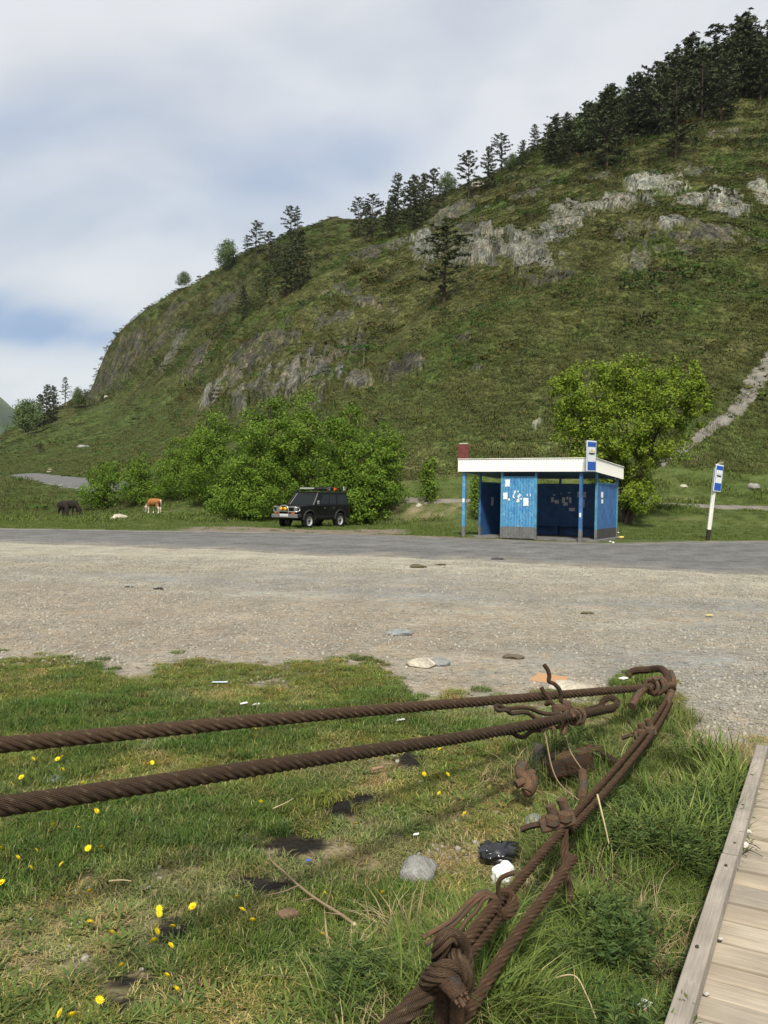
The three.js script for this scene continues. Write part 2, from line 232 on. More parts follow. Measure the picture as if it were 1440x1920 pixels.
function groundColor(x, d) {
  const n1 = fbm(x * 0.35, d * 0.5, 20, 4), n2 = fbm(x * 0.16, d * 0.9, 30, 4), n3_ = fbm(x * 1.7, d * 1.7, 40, 3), n4 = fbm(x * 5, d * 7, 50, 3);
  const tan = [0.300, 0.266, 0.204], grey = [0.236, 0.230, 0.208], dirt0 = [0.278, 0.240, 0.184], pale = [0.350, 0.325, 0.255], p = 720 + FOCAL * x / Math.max(d, 1), nr = line(NEAR, x), w0 = (n1 - 0.5) * 3;
  let c = mix3(tan, grey, ss(0.46, 0.62, n2 * 0.6 + n1 * 0.4 + 0.10 * ss(1.5, 5, x) * ss(15, 11, d)) * 0.8);
  c = mix3(c, dirt0, ss(13.4 - 0.5 * x, 11.6 - 0.5 * x, d + w0) * ss(3.2, 0.5, x + (n1 - 0.5) * 2) * 0.9);
  c = mix3(c, pale, ss(nr - 6.5, nr - 2, d + w0) * 0.85);
  const band = d - (14.0 - 0.36 * x) + w0 * 0.4; c = mix3(c, grey, Math.exp(-band * band / 1.5) * ss(0.30, 0.55, n2 + 0.05) * 0.85);
  const band2 = d - (12.5 - 0.55 * x) + w0 * 0.3; c = mix3(c, pale, Math.exp(-band2 * band2 / 0.35) * ss(0.40, 0.55, n2) * 0.8);
  c = c.map(k => k * (0.9 + 0.2 * n3_) * (0.92 + 0.16 * n4));
  const L = lawn(x, d);
  if (L > 0) { const dr = dryness(x, d); let s = mix3([0.080, 0.076, 0.034], [0.20, 0.165, 0.095], dr); s = s.map(k => k * (0.75 + 0.5 * n4)); s = mix3(s, [0.022, 0.019, 0.016], tarry(x, d)); c = mix3(c, s, L); }
  const fr = line(FAR, x);
  if (d > fr - 2) {
    let g = mix3([0.068, 0.098, 0.026], [0.092, 0.112, 0.034], n1); g = mix3(g, [0.17, 0.155, 0.075], ss(0.55, 0.7, n2) * 0.5);
    let dirt = [0.20, 0.165, 0.125];
    const q = Math.max(Math.exp(-Math.pow((x + 3.9) / 5.2, 4) - Math.pow((d - 37.3) / 2.9, 4)), 0.7 * Math.exp(-Math.pow((x - 1.3) / 3.5, 4) - Math.pow((d - 33.4) / 0.8, 4)));
    g = mix3(g, dirt, ss(0.3, 0.6, q + (n3_ - 0.5) * 0.7));
    const bank = Math.max(Math.exp(-Math.pow((x - 1.2) / 4, 2) - Math.pow((d - 47.6) / 1.5, 2)), 0.9 * Math.exp(-Math.pow((x + 28) / 8, 2) - Math.pow((d - 74) / 4, 2))); g = mix3(g, [0.24, 0.195, 0.12], bank * ss(0.4, 0.6, n3_) * 0.9);
    g = mix3(g, [0.13, 0.11, 0.085], 0.8 * Math.exp(-Math.pow((x - 9.7) / 1.8, 2) - Math.pow((d - 34.5) / 1.6, 2)));
    const e = d - fr + (n3_ - 0.5) * 1.2; c = mix3(mix3([0.21, 0.19, 0.155], g, ss(0.0, 0.9, e)), g, 0.0).map(k => k * (0.85 + 0.3 * n4));
  }
  return c;
}
function fan(cols, rows, hf, cf, uvS) {
  const pos = [], col = [], uv = [], idx = [], nc = cols.length;
  for (const d of rows) for (const p of cols) { const x = (p - 720) / FOCAL * Math.max(d, 0) + (p - 720) / 1000 * 3.0 * ss(20, 0, d), y = hf(x, d, p), c = cf(x, d, p, y); pos.push(x, y, -d); col.push(c[0], c[1], c[2]); uv.push(x / uvS, d / uvS); }
  for (let j = 0; j < rows.length - 1; j++) for (let i = 0; i < nc - 1; i++) { const a = j * nc + i, b = a + 1, c = a + nc, e = c + 1; idx.push(a, b, e, a, e, c); }
  return rawGeo(pos, idx, { color: col, uv });
}
const HILL0 = 58;
{
  const cols = []; for (let p = -1500; p <= 2900; p += p < -200 || p > 1640 ? 60 : 7) cols.push(p);
  const rows = [-12, -8, -5, -3, -1.5, -0.5]; for (let d = 0.3; d < HILL0; d *= d < 6 ? 1.012 : d < 20 ? 1.014 : 1.012) rows.push(d); rows.push(HILL0);
  setting('ground', fan(cols, rows, (x, d) => H(x, d), (x, d) => groundColor(x, d).map(k => k * G), 2.7), matGround, 'gravel lot, worn lawn and grass verge');
}
// ------------------------------------------------------------------ tarmac road
const texRoad = tex(1024, (u, v) => { const a = tfbm(u, v, 5, 5, 3), c = n3(u * 256, v * 256, 2, 256), b = tfbm(u, v, 40, 2, 8); const k = 0.55 + (a - 0.5) * 0.22 + (c - 0.5) * 0.26 + (b - 0.5) * 0.16; return [k, k, k]; });
const matRoad = new THREE.MeshPhysicalMaterial({ specularIntensity: 0.3, vertexColors: true, map: texRoad, bumpMap: texRoad, bumpScale: 0.006, roughness: 0.95 });
{
  const pos = [], col = [], uv = [], idx = [], NV = 40, xs = []; for (let x = -90; x <= 70; x += (x > -25 && x < 22) ? 0.16 : 1) xs.push(x);
  for (const x of xs) {
    const wob = (fbm(x * 0.8, 3, 60, 4) - 0.5) * 1.1 + (fbm(x * 4, 3, 61, 3) - 0.5) * 0.35, wf = (fbm(x * 1.2, 9, 62, 3) - 0.5) * 0.5;
    const a = line(NEAR, x) + wob, b = line(FAR, x) + wf;
    for (let j = 0; j <= NV; j++) {
      const t = j / NV, d = lerp(a, b, t); let k = 0.165 + (fbm(x * 0.12, t * 7, 70, 4) - 0.5) * 0.06 + (fbm(x * 1.5, t * 20, 71, 3) - 0.5) * 0.03; k -= 0.022 * Math.exp(-Math.pow((t - 0.30) / 0.07, 2)) + 0.022 * Math.exp(-Math.pow((t - 0.66) / 0.06, 2)) + 0.02 * Math.exp(-Math.pow((t - 0.84) / 0.05, 2));
      let c = [k, k * 0.98, k * 0.93]; c = mix3(c, [0.25, 0.225, 0.18], (ss(0.16, 0.0, t + (fbm(x * 0.9, t * 9, 72, 3) - 0.5) * 0.22) + 0.7 * ss(0.94, 1, t)) * 0.8);
      const edge = Math.min(t, 1 - t) < 1e-6;
      pos.push(x, edge ? -0.004 : Math.max(0.014, H(x, d) + 0.014), -d); col.push(c[0] * G, c[1] * G, c[2] * G); uv.push(x / 2.3, d / 2.3);
    }
  }
  for (let i = 0; i < xs.length - 1; i++) for (let j = 0; j < NV; j++) { const a = i * (NV + 1) + j, b = a + 1, c = a + NV + 1, e = c + 1; idx.push(a, c, e, a, e, b); }
  setting('road', rawGeo(pos, idx, { color: col, uv }), matRoad, 'worn grey tarmac road crossing the picture');
  // worn edge line
  const mp = [], mi = []; let n = 0; const r = rng(5);
  for (let x = -24; x < -5; x += 0.4) { if (fbm(x * 0.9, 1, 80, 3) < 0.44) continue; const d0 = line(FAR, x) - 0.75, d1 = line(FAR, x + 0.4) - 0.75, w = 0.05 + r() * 0.03; mp.push(x, 0.02, -d0 + w, x + 0.38, 0.02, -d1 + w, x + 0.38, 0.02, -d1 - w, x, 0.02, -d0 - w); mi.push(n, n + 1, n + 2, n, n + 2, n + 3); n += 4; }
  setting('road_marking', rawGeo(mp, mi), std([0.42, 0.42, 0.40], 0.9), 'worn white edge line on the road');
}

// ------------------------------------------------------------------ the hill
const texHill = tex(1024, (u, v) => {
  const a = tfbm(u, v, 9, 5, 11), b = tfbm(u, v, 40, 4, 15), c = tfbm(u, v, 5, 3, 19), e = n3(u * 128, v * 128, 5, 128);
  const f = n3(u * 70, v * 70, 25, 70), k = 0.57 + (a - 0.5) * 0.12 + (b - 0.5) * 0.40 + (e - 0.5) * 0.26 + (f - 0.5) * 0.24, w = (c - 0.5) * 0.03 + (b - 0.5) * 0.05; return [k + w, k, k - w * 0.8];
});
const matHill = new THREE.MeshPhysicalMaterial({ specularIntensity: 0.1, vertexColors: true, map: texHill, bumpMap: texHill, bumpScale: 0.22, roughness: 1 });
// bare rock: [column, row, half width, half height, lean, tone, how far it stands out]
const ROCK = [
  [800, 470, 32, 56, 0.12, 2, 3.2], [905, 472, 72, 58, 0.25, 2, 4.0], [985, 462, 52, 42, 0.3, 2, 2.8], [850, 410, 60, 12, 0.3, 1, 1.4],
  [1065, 414, 72, 30, 0.5, 2, 2.2], [1020, 440, 40, 26, 0.4, 2, 2.0], [1110, 392, 50, 22, 0.5, 2, 2.0], [1150, 378, 58, 25, 0.45, 2, 2.4], [1225, 350, 70, 27, 0.35, 3, 3.2], [1300, 320, 42, 9, 0.2, 1, 1.2],
  [1290, 378, 50, 13, 0.2, 2, 1.5], [1370, 385, 48, 26, 0.1, 3, 2.6], [1432, 365, 22, 34, 0.0, 3, 2.2], [1260, 415, 40, 10, 0.3, 2, 1.2],
  [1195, 498, 40, 22, 0.5, 1, 1.0], [1180, 440, 70, 16, 0.3, 0, 1.0], [1030, 522, 62, 22, 0.15, 0, 1.8], [1320, 440, 100, 24, 0.1, 0, 1.2], [1420, 330, 25, 7, 0, 0, 0.8], [990, 360, 40, 8, 0.4, 0, 1.0], [890, 425, 30, 8, 0.2, 0, 1.0],
  [250, 660, 44, 72, 0.35, 0, 3.0], [215, 690, 34, 56, 0.4, 0, 3.0], [185, 725, 26, 28, 0.4, 0, 2.6], [165, 748, 14, 12, 0.3, 1, 2.0], [305, 640, 48, 40, 0.45, 0, 2.6], [330, 655, 20, 34, 0.2, 1, 2.4], [375, 672, 40, 44, 0.3, 0, 2.4],
  [400, 738, 32, 22, 0.1, 2, 2.6], [455, 738, 34, 20, 0.0, 1, 2.4], [560, 700, 110, 34, 0.15, 1, 2.2], [650, 660, 66, 30, 0.1, 0, 2.0], [510, 640, 60, 28, 0.2, 0, 1.6], [610, 605, 45, 14, 0.1, 0, 1.4], [640, 545, 30, 10, 0.1, 0, 1.2], [690, 570, 34, 9, 0.0, 0, 1.2], [460, 680, 70, 34, 0.2, 0, 1.8],
  [760, 690, 65, 20, 0.15, 0, 1.4], [680, 718, 30, 12, 0.1, 0, 1.4], [860, 635, 20, 9, 0.1, 0, 1.2], [700, 470, 40, 12, 0.2, 0, 1.6], [745, 455, 35, 9, 0.35, 1, 1.2], [320, 585, 30, 12, 0.5, 0, 1.2], [420, 560, 40, 8, 0.3, 0, 0.9], [500, 740, 60, 16, 0.0, 0, 1.6], [905, 690, 40, 8, 0.1, 0, 0.8], [1010, 795, 18, 6, 0.5, 2, 0.5], [900, 348, 16, 6, 0.2, 3, 1.2], [1350, 250, 40, 8, 0.2, 0, 1.0], [1130, 330, 40, 8, 0.3, 0, 0.8], [600, 760, 50, 12, 0, 0, 1.2],
];
const picY = (p, d, h) => yh(p) - (h - EYE) * FOCAL / d;
for (const k of ROCK) {
  const q = hillAt(k[0], k[1]), q2 = hillAt(k[0], k[1] - k[3] * 0.6), q3 = hillAt(k[0], k[1] + k[3] * 0.6), e = k[2] * 0.6, l = hillAt(k[0] - e, k[1] + e * k[4]), g = hillAt(k[0] + e, k[1] - e * k[4]);
  k.c = q; k.half = clamp(Math.abs(q2.z - q3.z) * 0.85, 0.8, 16); k.w = k[2] / FOCAL * -q.z; k.D = -q.z; k.slope = clamp((-g.z + l.z) / (g.x - l.x), -2.5, 2.5);
}
function rockiness(x, d, h) {                                    // [mask, tone, relief]
  let m = 0, tone = 0, rel = 0;
  const n = fbm(x / 4.2, h / 3.2, d / 9, 4), n2 = fbm(x / 1.3, h / 2.2, 3, 3), n5 = fbm(x / 0.8, h / 1.3, 6, 2);
  for (const k of ROCK) {
    const dx = (x - k.c.x) / k.w, dd = (d - k.D - dx * k.w * k.slope) / k.half; if (Math.abs(dx) > 1.7 || Math.abs(dd) > 1.9) continue;
    const r = 1 - Math.sqrt(dx * dx + dd * dd) + (n - 0.5) * (k[5] < 2 ? 1.7 : 1.0) + (n2 - 0.5) * 0.8 + (k[5] < 2 ? (n5 - 0.5) * 1.7 : (n5 - 0.5) * 0.5), a = ss(0.10, 0.32, r); if (a > m) { m = a; tone = k[5]; } rel = Math.max(rel, a * k[6]);
  }
  return [m, tone, rel];
}
function hillH(x, d) {
  let h = H(x, d); const [m, , rel] = rockiness(x, d, h);
  if (m > 0) { const b1 = cell(x / 2.6 + h * 0.05, h / 3.6, 5), b2 = cell(x / 1.0 + h * 0.1, h / 1.5, 9); h += rel * m * (b1 * 0.5 + b2 * 0.30 - 0.12 + (fbm(x / 5, h / 4, 33, 2) - 0.5) * 0.5); }
  return h;
}
function hillColor(x, d, h) {
  const a = fbm(x / 22, d / 22, 101, 4), b = fbm(x / 6, d / 7, 102, 4), e = fbm(x / 1.7, d / 2.2, 103, 3), s = fbm(x / 30 + h / 18, h / 5, 104, 3);
  let c = mix3([0.098, 0.099, 0.036], [0.125, 0.118, 0.046], ss(0.35, 0.65, a));
  c = mix3(c, [0.082, 0.108, 0.030], ss(0.5, 0.68, b) * 0.8);                       // fresh grass
  c = mix3(c, [0.185, 0.162, 0.072], ss(0.54, 0.74, s * 0.6 + e * 0.4) * 0.6);      // last year's grass
  c = mix3(c, [0.080, 0.076, 0.042], ss(0.58, 0.72, fbm(x / 4, h / 2.5, 105, 4)) * 0.55 * ss(5, 20, h));      // heath and low scrub
  const p = 720 + FOCAL * x / d; if (p < 330) c = mix3(c, [0.098, 0.124, 0.038], ss(28, 10, h) * 0.85);
  c = mix3(c, [0.095, 0.118, 0.036], ss(14, 4, h) * 0.75);
  const gr = n3(x / 0.42, h / 0.33, 120) * 0.6 + n3(x / 0.9, h / 0.6, 121) * 0.4; c = c.map(k => k * (0.72 + 0.56 * e) * (0.8 + 0.4 * b) * (0.66 + 0.68 * gr));
  const [m, tone] = rockiness(x, d, h);
  if (m > 0.02) {
    const v = cell(x / 2.6 + h * 0.05, h / 3.6, 5), vb = cell(x / 1.0 + h * 0.1, h / 1.5, 9), w = fbm(x / 2.5, h / 2.5, 112, 4);
    const base = [[0.052, 0.050, 0.042], [0.088, 0.086, 0.078], [0.145, 0.144, 0.136], [0.185, 0.186, 0.172]][tone];
    const v2 = fbm(x / 0.45, h / 1.6, 114, 3); let r = base.map(k => k * (0.55 + 0.4 * v + 0.5 * vb) * (0.7 + 0.6 * v2)); r = mix3(r, [0.15, 0.125, 0.095], ss(0.58, 0.72, w) * 0.5); r = mix3(r, [0.075, 0.078, 0.04], ss(0.52, 0.62, fbm(x / 1.4, h / 1.2, 113, 3)) * (tone < 2 ? 0.7 : 0.45));
    c = mix3(c, r.map((k, i) => k * [0.98, 1.0, 0.90][i]), m);
  }
  return m > 0.5 ? c : c.map((k, i) => k * [0.54, 0.60, 0.55][i]);
}
{
  const cols = []; for (let p = -900; p <= 2400; p += p < -40 || p > 1490 ? 30 : 2.9) cols.push(p);
  const rows = [HILL0]; let d = HILL0; while (d < 345) { d += d < 120 ? 0.55 : d < 200 ? 0.6 : 0.75; rows.push(d); } for (const k of [355, 370, 400, 450, 520, 700, 1000, 1400]) rows.push(k);
  const g = fan(cols, rows, (x, d2) => d2 > 346 ? H(x, d2) : hillH(x, d2) * ss(57.9, 60, d2) + H(x, d2) * (1 - ss(57.9, 60, d2)), (x, d2, p, y) => (d2 > 346 ? [0.06, 0.07, 0.03] : mix3(groundColor(x, Math.min(d2, 60)), hillColor(x, d2, y), ss(58, 66, d2))).map(k => k * G), 14);
  setting('hill', g, matHill, 'steep grassy hillside with bare rock outcrops');
}
// the land all round, below the near ground
{
  const g = new THREE.CircleGeometry(3000, 64); g.rotateX(-Math.PI / 2); g.translate(0, -1.2, 0);
  setting('terrain', g, std([0.09, 0.105, 0.045], 1), 'flat valley floor');
}
// far wooded hill closing the valley on the left
{
  const pos = [], col = [], idx = [], NX = 150, NZ = 22;
  for (let j = 0; j <= NZ; j++) for (let i = 0; i <= NX; i++) {
    const x = lerp(-1100, -180, i / NX), d = lerp(760, 1150, j / NZ), t = j / NZ, FAR_K = 2.6;
    const top = 92 * ss(-250, -520, x) + 75 * ss(-420, -700, x) - 0.0;
    const n = fbm(x / 60, d / 60, 140, 4), n2 = fbm(x / 9, d / 9, 141, 3);
    pos.push(x * FAR_K, -1 + FAR_K * top * Math.sin(Math.min(1, t * 1.5) * Math.PI / 2) * (0.75 + 0.5 * n) + n2 * 14 * ss(0.02, 0.1, t), -d * FAR_K);
    const c = mix3([0.035, 0.052, 0.028], [0.075, 0.10, 0.04], ss(0.45, 0.6, n)).map(k => k * (0.6 + 0.8 * n2)); col.push(...c);
  }
  for (let j = 0; j < NZ; j++) for (let i = 0; i < NX; i++) { const a = j * (NX + 1) + i, b = a + 1, c = a + NX + 1, e = c + 1; idx.push(a, b, e, a, e, c); }
  setting('distant_hill', rawGeo(pos, idx, { color: col }), new THREE.MeshPhysicalMaterial({ vertexColors: true, roughness: 1, specularIntensity: 0.1 }), 'hazy wooded hill far off at the left edge');
}
// ------------------------------------------------------------------ paths laid over the land
function ribbon(pts, w, lift, colorFn, seg = 160, across = 6) {  // pts: [x, metres ahead, width factor]
  const c = new THREE.CatmullRomCurve3(pts.map(p => V(p[0], 0, -p[1]))), pos = [], col = [], uv = [], idx = [];
  for (let i = 0; i <= seg; i++) {
    const t = i / seg, o = c.getPointAt(t), g = c.getTangentAt(t), s = V(-g.z, 0, g.x).normalize(), q = t * (pts.length - 1), qi = Math.min(pts.length - 2, Math.floor(q)), wf = lerp(pts[qi][2] ?? 1, pts[qi + 1][2] ?? 1, q - qi);
    for (let j = 0; j <= across; j++) { const e = (j / across - 0.5) * w * wf * (1 + (fbm(t * 40, j > across / 2 ? 9 : 2, 150, 3) - 0.5) * 0.7), x = o.x + s.x * e, d = -(o.z + s.z * e); const up = (j === 0 || j === across) ? -0.05 : lift; pos.push(x, (d > HILL0 ? hillH(x, d) : H(x, d)) + up, -d); const k = colorFn(x, d, j / across); col.push(k[0] * G, k[1] * G, k[2] * G); uv.push(x / 2.3, d / 2.3); }
  }
  for (let i = 0; i < seg; i++) for (let j = 0; j < across; j++) { const a = i * (across + 1) + j, b = a + 1, e = a + across + 1, f = e + 1; idx.push(a, b, f, a, f, e); }
  return rawGeo(pos, idx, { color: col, uv });
}
const PATHS = [], nearPath = (x, d) => PATHS.some(([L, w]) => { for (let i = 0; i < L.length - 1; i++) { const ax = L[i][0], ay = L[i][1], bx = L[i + 1][0] - ax, by = L[i + 1][1] - ay, t = clamp(((x - ax) * bx + (d - ay) * by) / (bx * bx + by * by)); if (Math.hypot(x - ax - bx * t, d - ay - by * t) < w) return true; } return false; });
const dusty = (x, d) => { const n = fbm(x * 1.2, d * 1.2, 160, 4); return mix3([0.15, 0.14, 0.12], [0.26, 0.235, 0.19], n); };
{
  const P = [[690, 938], [780, 939], [900, 941], [1000, 943], [1100, 944], [1200, 948], [1320, 953], [1440, 956], [1560, 960]].map(([a, b]) => { const q = hillAt(a, b - 1.5); return [q.x, -q.z]; });
  PATHS.push([P, 1.1]); setting('footpath', ribbon(P, 1.7, 0.10, dusty, 220), matGround, 'pale level footpath along the foot of the hill');
  const Q = [[1235, 873, 0.7], [1275, 848, 0.7], [1310, 820, 0.9], [1345, 795, 1.0], [1375, 775, 1.3], [1395, 750, 1.5], [1412, 722, 1.9], [1440, 690, 2.2], [1480, 650, 2.2]].map(([a, b, w]) => { const q = hillAt(a, b); return [q.x, -q.z, w]; });
  setting('path', ribbon(Q, 0.95, 0.10, (x, d) => { const n = fbm(x * 2, d * 2, 170, 3); return mix3([0.14, 0.13, 0.11], [0.24, 0.225, 0.19], n); }, 200), matGround, 'stony track climbing the hill at the right');
  const S = [[42, 890, 0.5], [66, 893, 1], [100, 898, 1], [150, 907, 1], [190, 914, 1], [225, 921, 0.7]].map(([a, b, w]) => { const q = hillAt(a, b); return [q.x, -q.z, w]; });
  PATHS.push([S, 3.4]); setting('side_road', ribbon(S, 5.6, 0.10, (x, d) => { const k = 0.15 + (fbm(x * 0.6, d * 0.6, 165, 3) - 0.5) * 0.04; return [k, k * 0.98, k * 0.95]; }, 160, 8), matRoad, 'grey side road curving up behind the bushes');
}

// ------------------------------------------------------------------ trees
const matBark = std([0.075, 0.055, 0.040], 1), matPineBark = std([0.065, 0.048, 0.036], 1), matBirchBark = std([0.24, 0.23, 0.20], 0.9);
const matNeedle = new THREE.MeshPhysicalMaterial({ specularIntensity: 0.15, vertexColors: true, roughness: 0.9, side: THREE.DoubleSide });
const matLeaf = new THREE.MeshPhysicalMaterial({ vertexColors: true, roughness: 0.75, side: THREE.DoubleSide, transmission: 0.25, thickness: 0, ior: 1.3, specularIntensity: 0.3 });
function faces(list) {                                           // list: [centre, axis a, axis b, colour] -> a bent leaf-shaped pair of triangles each
  const n = list.length, pos = new Float32Array(n * 18), col = new Float32Array(n * 18);
  list.forEach(([c, a, b, k], i) => {
    const P = [[-1, 0], [0, -0.75], [1, 0], [-1, 0], [1, 0], [0.1, 0.75]];
    P.forEach(([s, t], j) => { const o = i * 18 + j * 3; pos[o] = c.x + a.x * s + b.x * t; pos[o + 1] = c.y + a.y * s + b.y * t; pos[o + 2] = c.z + a.z * s + b.z * t; col[o] = k[0]; col[o + 1] = k[1]; col[o + 2] = k[2]; });
  });
  const g = new THREE.BufferGeometry(); g.setAttribute('position', new THREE.BufferAttribute(pos, 3)); g.setAttribute('color', new THREE.BufferAttribute(col, 3)); g.computeVertexNormals(); return g;
}
function rdir(r) { const z = r() * 2 - 1, a = r() * 6.2832, s = Math.sqrt(1 - z * z); return V(s * Math.cos(a), z, s * Math.sin(a)); }
// a pine one metre tall; kind 0 full, 1 open and flat-layered, 2 thin, 3 young
function pineGeo(seed, kind) {
  const r = rng(seed), list = [], wood = [], lean = (r() - 0.5) * 0.05;
  const bare = [0.07, 0.18, 0.30, 0.04][kind], wide = [0.22, 0.24, 0.17, 0.27][kind];
  const tr = h => V(lean * h * h + Math.sin(h * 5 + seed) * 0.008, h, Math.sin(h * 4 + seed * 2) * 0.008);
  wood.push(tube([tr(-0.04), tr(0.2), tr(0.5), tr(0.8), tr(0.985)], 0.020, 10, 6, 0.003));
  const nb = [62, 40, 34, 46][kind], dark = [0.042, 0.055, 0.030], mid = [0.085, 0.098, 0.048];
  for (let i = 0; i < nb; i++) {
    const h = bare + (0.985 - bare) * Math.pow((i + r() * 0.8) / nb, 0.92), t = (h - bare) / (1 - bare), az = i * 2.4 + r() * 1.2;
    const prof = kind === 1 ? Math.sqrt(Math.max(0, 1 - Math.pow(t * 1.12 - 0.30, 2) * 1.75)) : kind === 3 ? (1 - t * 0.95) : Math.pow(1 - t, 0.62) * (0.72 + 0.55 * Math.min(1, t * 3.5));
    const L = wide * prof * (0.55 + 0.75 * r()) + 0.02, up = kind === 3 ? 0.35 : lerp(-0.12, 0.55, t) + (r() - 0.5) * 0.3;
    const base = tr(h), dir = V(Math.cos(az), up, Math.sin(az)).normalize(), end = base.clone().addScaledVector(dir, L);
    if (t < 0.9) wood.push(tube([base, base.clone().lerp(end, 0.5).add(V(0, -0.008, 0)), end], 0.0055, 3, 4, 0.0015));
    const tone = r(), nc = Math.max(3, Math.round(L * (kind === 2 ? 26 : 34)));
    for (let c = 0; c < nc; c++) {
      const f = 0.28 + 0.75 * (c + r()) / nc, o = base.clone().addScaledVector(dir, L * f).add(V((r() - 0.5) * 0.05, (r() - 0.5) * 0.018 + 0.008, (r() - 0.5) * 0.05));
      const k = mix3(dark, mid, clamp(tone * 0.6 + r() * 0.5));
      for (let q = 0; q < 6; q++) { const a = rdir(r); a.y = a.y * 0.5 + 0.25; a.normalize().multiplyScalar(0.019 + r() * 0.016); const b = rdir(r).multiplyScalar(0.010 + r() * 0.008); list.push([o.clone().add(V((r() - 0.5) * 0.034, (r() - 0.5) * 0.02, (r() - 0.5) * 0.034)), a, b, k]); }
    }
  }
  return [merge(wood), faces(list)];
}
const PINES = [[11, 0], [12, 0], [13, 1], [14, 1], [15, 2], [16, 3]].map(([s, k]) => pineGeo(s, k));
// a broadleaved crown: clumps of leaf sprays round the ends of limbs; sizes in metres
function crownGeo(seed, lobes, nLeaf, leaf, pal) {               // lobes: [x, y, z, rx, ry, rz]
  const r = rng(seed), list = [], clumps = [];
  const vol = lobes.map(l => l[3] * l[4] + l[4] * l[5]), tot = vol.reduce((a, b) => a + b, 0);
  lobes.forEach((l, li) => { const n = Math.round(31 * lobes.length * vol[li] / tot) + 4; for (let i = 0; i < n; i++) { const d = rdir(r), q = 0.50 + 0.55 * Math.pow(r(), 0.6); clumps.push([V(l[0] + d.x * l[3] * q, l[1] + d.y * l[4] * q, l[2] + d.z * l[5] * q), (0.19 + 0.22 * r()) * Math.min(1.6, 0.5 * (l[3] + l[4]) / 1.4 + 0.35), r(), d]); } });
  const per = Math.ceil(nLeaf / clumps.length);
  for (const [c, rad, tone, out] of clumps) {
    for (let i = 0; i < per; i++) {
      const d = rdir(r), q = Math.pow(r(), 0.42) * rad, o = V(c.x + d.x * q * 1.1, c.y + d.y * q * 0.85 , c.z + d.z * q * 1.1);
      const n = d.clone().multiplyScalar(0.6).add(out.clone().multiplyScalar(0.5)).add(V(0, 0.5, 0)).add(rdir(r).multiplyScalar(0.9)).normalize(), a = rdir(r).cross(n).normalize().multiplyScalar(leaf * (0.6 + 0.8 * r())), b = n.clone().cross(a).normalize().multiplyScalar(a.length() * (0.55 + 0.35 * r()));
      let k = mix3(pal[0], pal[1], clamp(tone * 0.75 + r() * 0.35)); if (r() < 0.1) k = pal[2]; list.push([o, a, b, k]);
    }
  }
  return faces(list);
}
function stemsGeo(seed, base, tops, r0) {
  const r = rng(seed), w = [];
  for (const t of tops) {
    const m = V(lerp(base.x, t.x, 0.35) + (r() - 0.5) * 0.2, base.y + (t.y - base.y) * 0.45, lerp(base.z, t.z, 0.35) + (r() - 0.5) * 0.2); w.push(tube([base.clone().add(V((r() - 0.5) * r0 * 3, -0.15, (r() - 0.5) * r0 * 3)), m, t], r0 * (0.7 + 0.5 * r()), 8, 6, r0 * 0.15));
    for (let i = 0; i < 4; i++) { const s = m.clone().lerp(t, 0.1 + 0.7 * r()), e = s.clone().add(V((r() - 0.5) * 1.6, 0.4 + r() * 0.9, (r() - 0.5) * 1.6).multiplyScalar(t.y / 6)); w.push(tube([s, s.clone().lerp(e, 0.5).add(V(0, 0.05, 0)), e], r0 * 0.35, 5, 5, r0 * 0.08)); }
  }
  return merge(w);
}
const PAL_MAPLE = [[0.070, 0.135, 0.014], [0.140, 0.225, 0.026], [0.22, 0.29, 0.04]];
const PAL_BIRCH = [[0.085, 0.125, 0.045], [0.125, 0.175, 0.06], [0.15, 0.19, 0.07]];
function bush(label, px, py, d, hPx, wPx, seed, nLeaf, group, name = 'maple_bush', cat = 'bush') {
  const o = thing(name, label, cat, group), base = at(px, py, d), s = d / FOCAL, h = hPx * s, w = wPx * s / 2, r = rng(seed), lobes = [];
  const y0 = H(base.x, d); o.position.set(base.x, y0, -d); const hh = h + (base.y - y0);
  const n = 6; for (let i = 0; i < n; i++) { const t = i / (n - 1), a = r() * 6.28, q = w * 0.48 * (1 - t * 0.75) * (0.4 + 0.8 * r()); lobes.push([Math.cos(a) * q, hh * (0.26 + 0.5 * t), Math.sin(a) * q, w * (0.72 - 0.25 * t), hh * 0.24, w * (0.70 - 0.25 * t)]); }
  lobes.push([0, hh * 0.22, 0, w * 0.85, hh * 0.2, w * 0.8]);
  part(o, 'stem', stemsGeo(seed, V(0, 0, 0), lobes.slice(0, n).map(l => V(l[0], Math.min(l[1] + l[4] * 0.6, hh * 0.95), l[2])), 0.05 + hh * 0.006), matBark);
  part(o, 'crown', crownGeo(seed + 3, lobes, nLeaf * 2.3, 0.064, PAL_MAPLE), matLeaf);
  return o;
}
const GB = 'maple bushes behind the black off-roader';
bush('small rounded bush at the left end of the row, above a white stone', 198, 950, 68, 92, 92, 201, 5200, GB);
bush('short loose bush between the leftmost bush and the brown cow', 262, 955, 66, 105, 90, 202, 4200, GB);
bush('medium green bush rising behind the grazing brown cow', 335, 957, 64, 140, 130, 203, 7000, GB);
bush('tall dense bush at the left of the big clump', 408, 960, 58, 190, 165, 204, 9500, GB);
bush('tallest bush in the middle of the big clump', 497, 962, 50.5, 222, 175, 205, 10500, GB);
bush('tall pale-topped bush directly behind the roof rack', 577, 962, 51, 220, 165, 206, 10000, GB);
bush('broad bush standing just right of the black off-roader roof', 655, 962, 49.5, 200, 170, 207, 10500, GB);
bush('spreading bush at the right end of the clump with low branches', 716, 958, 48.5, 165, 130, 208, 7600, GB);
bush('low dark bush under the clump left of the off-roader bonnet', 455, 968, 48.5, 110, 150, 211, 5600, GB);
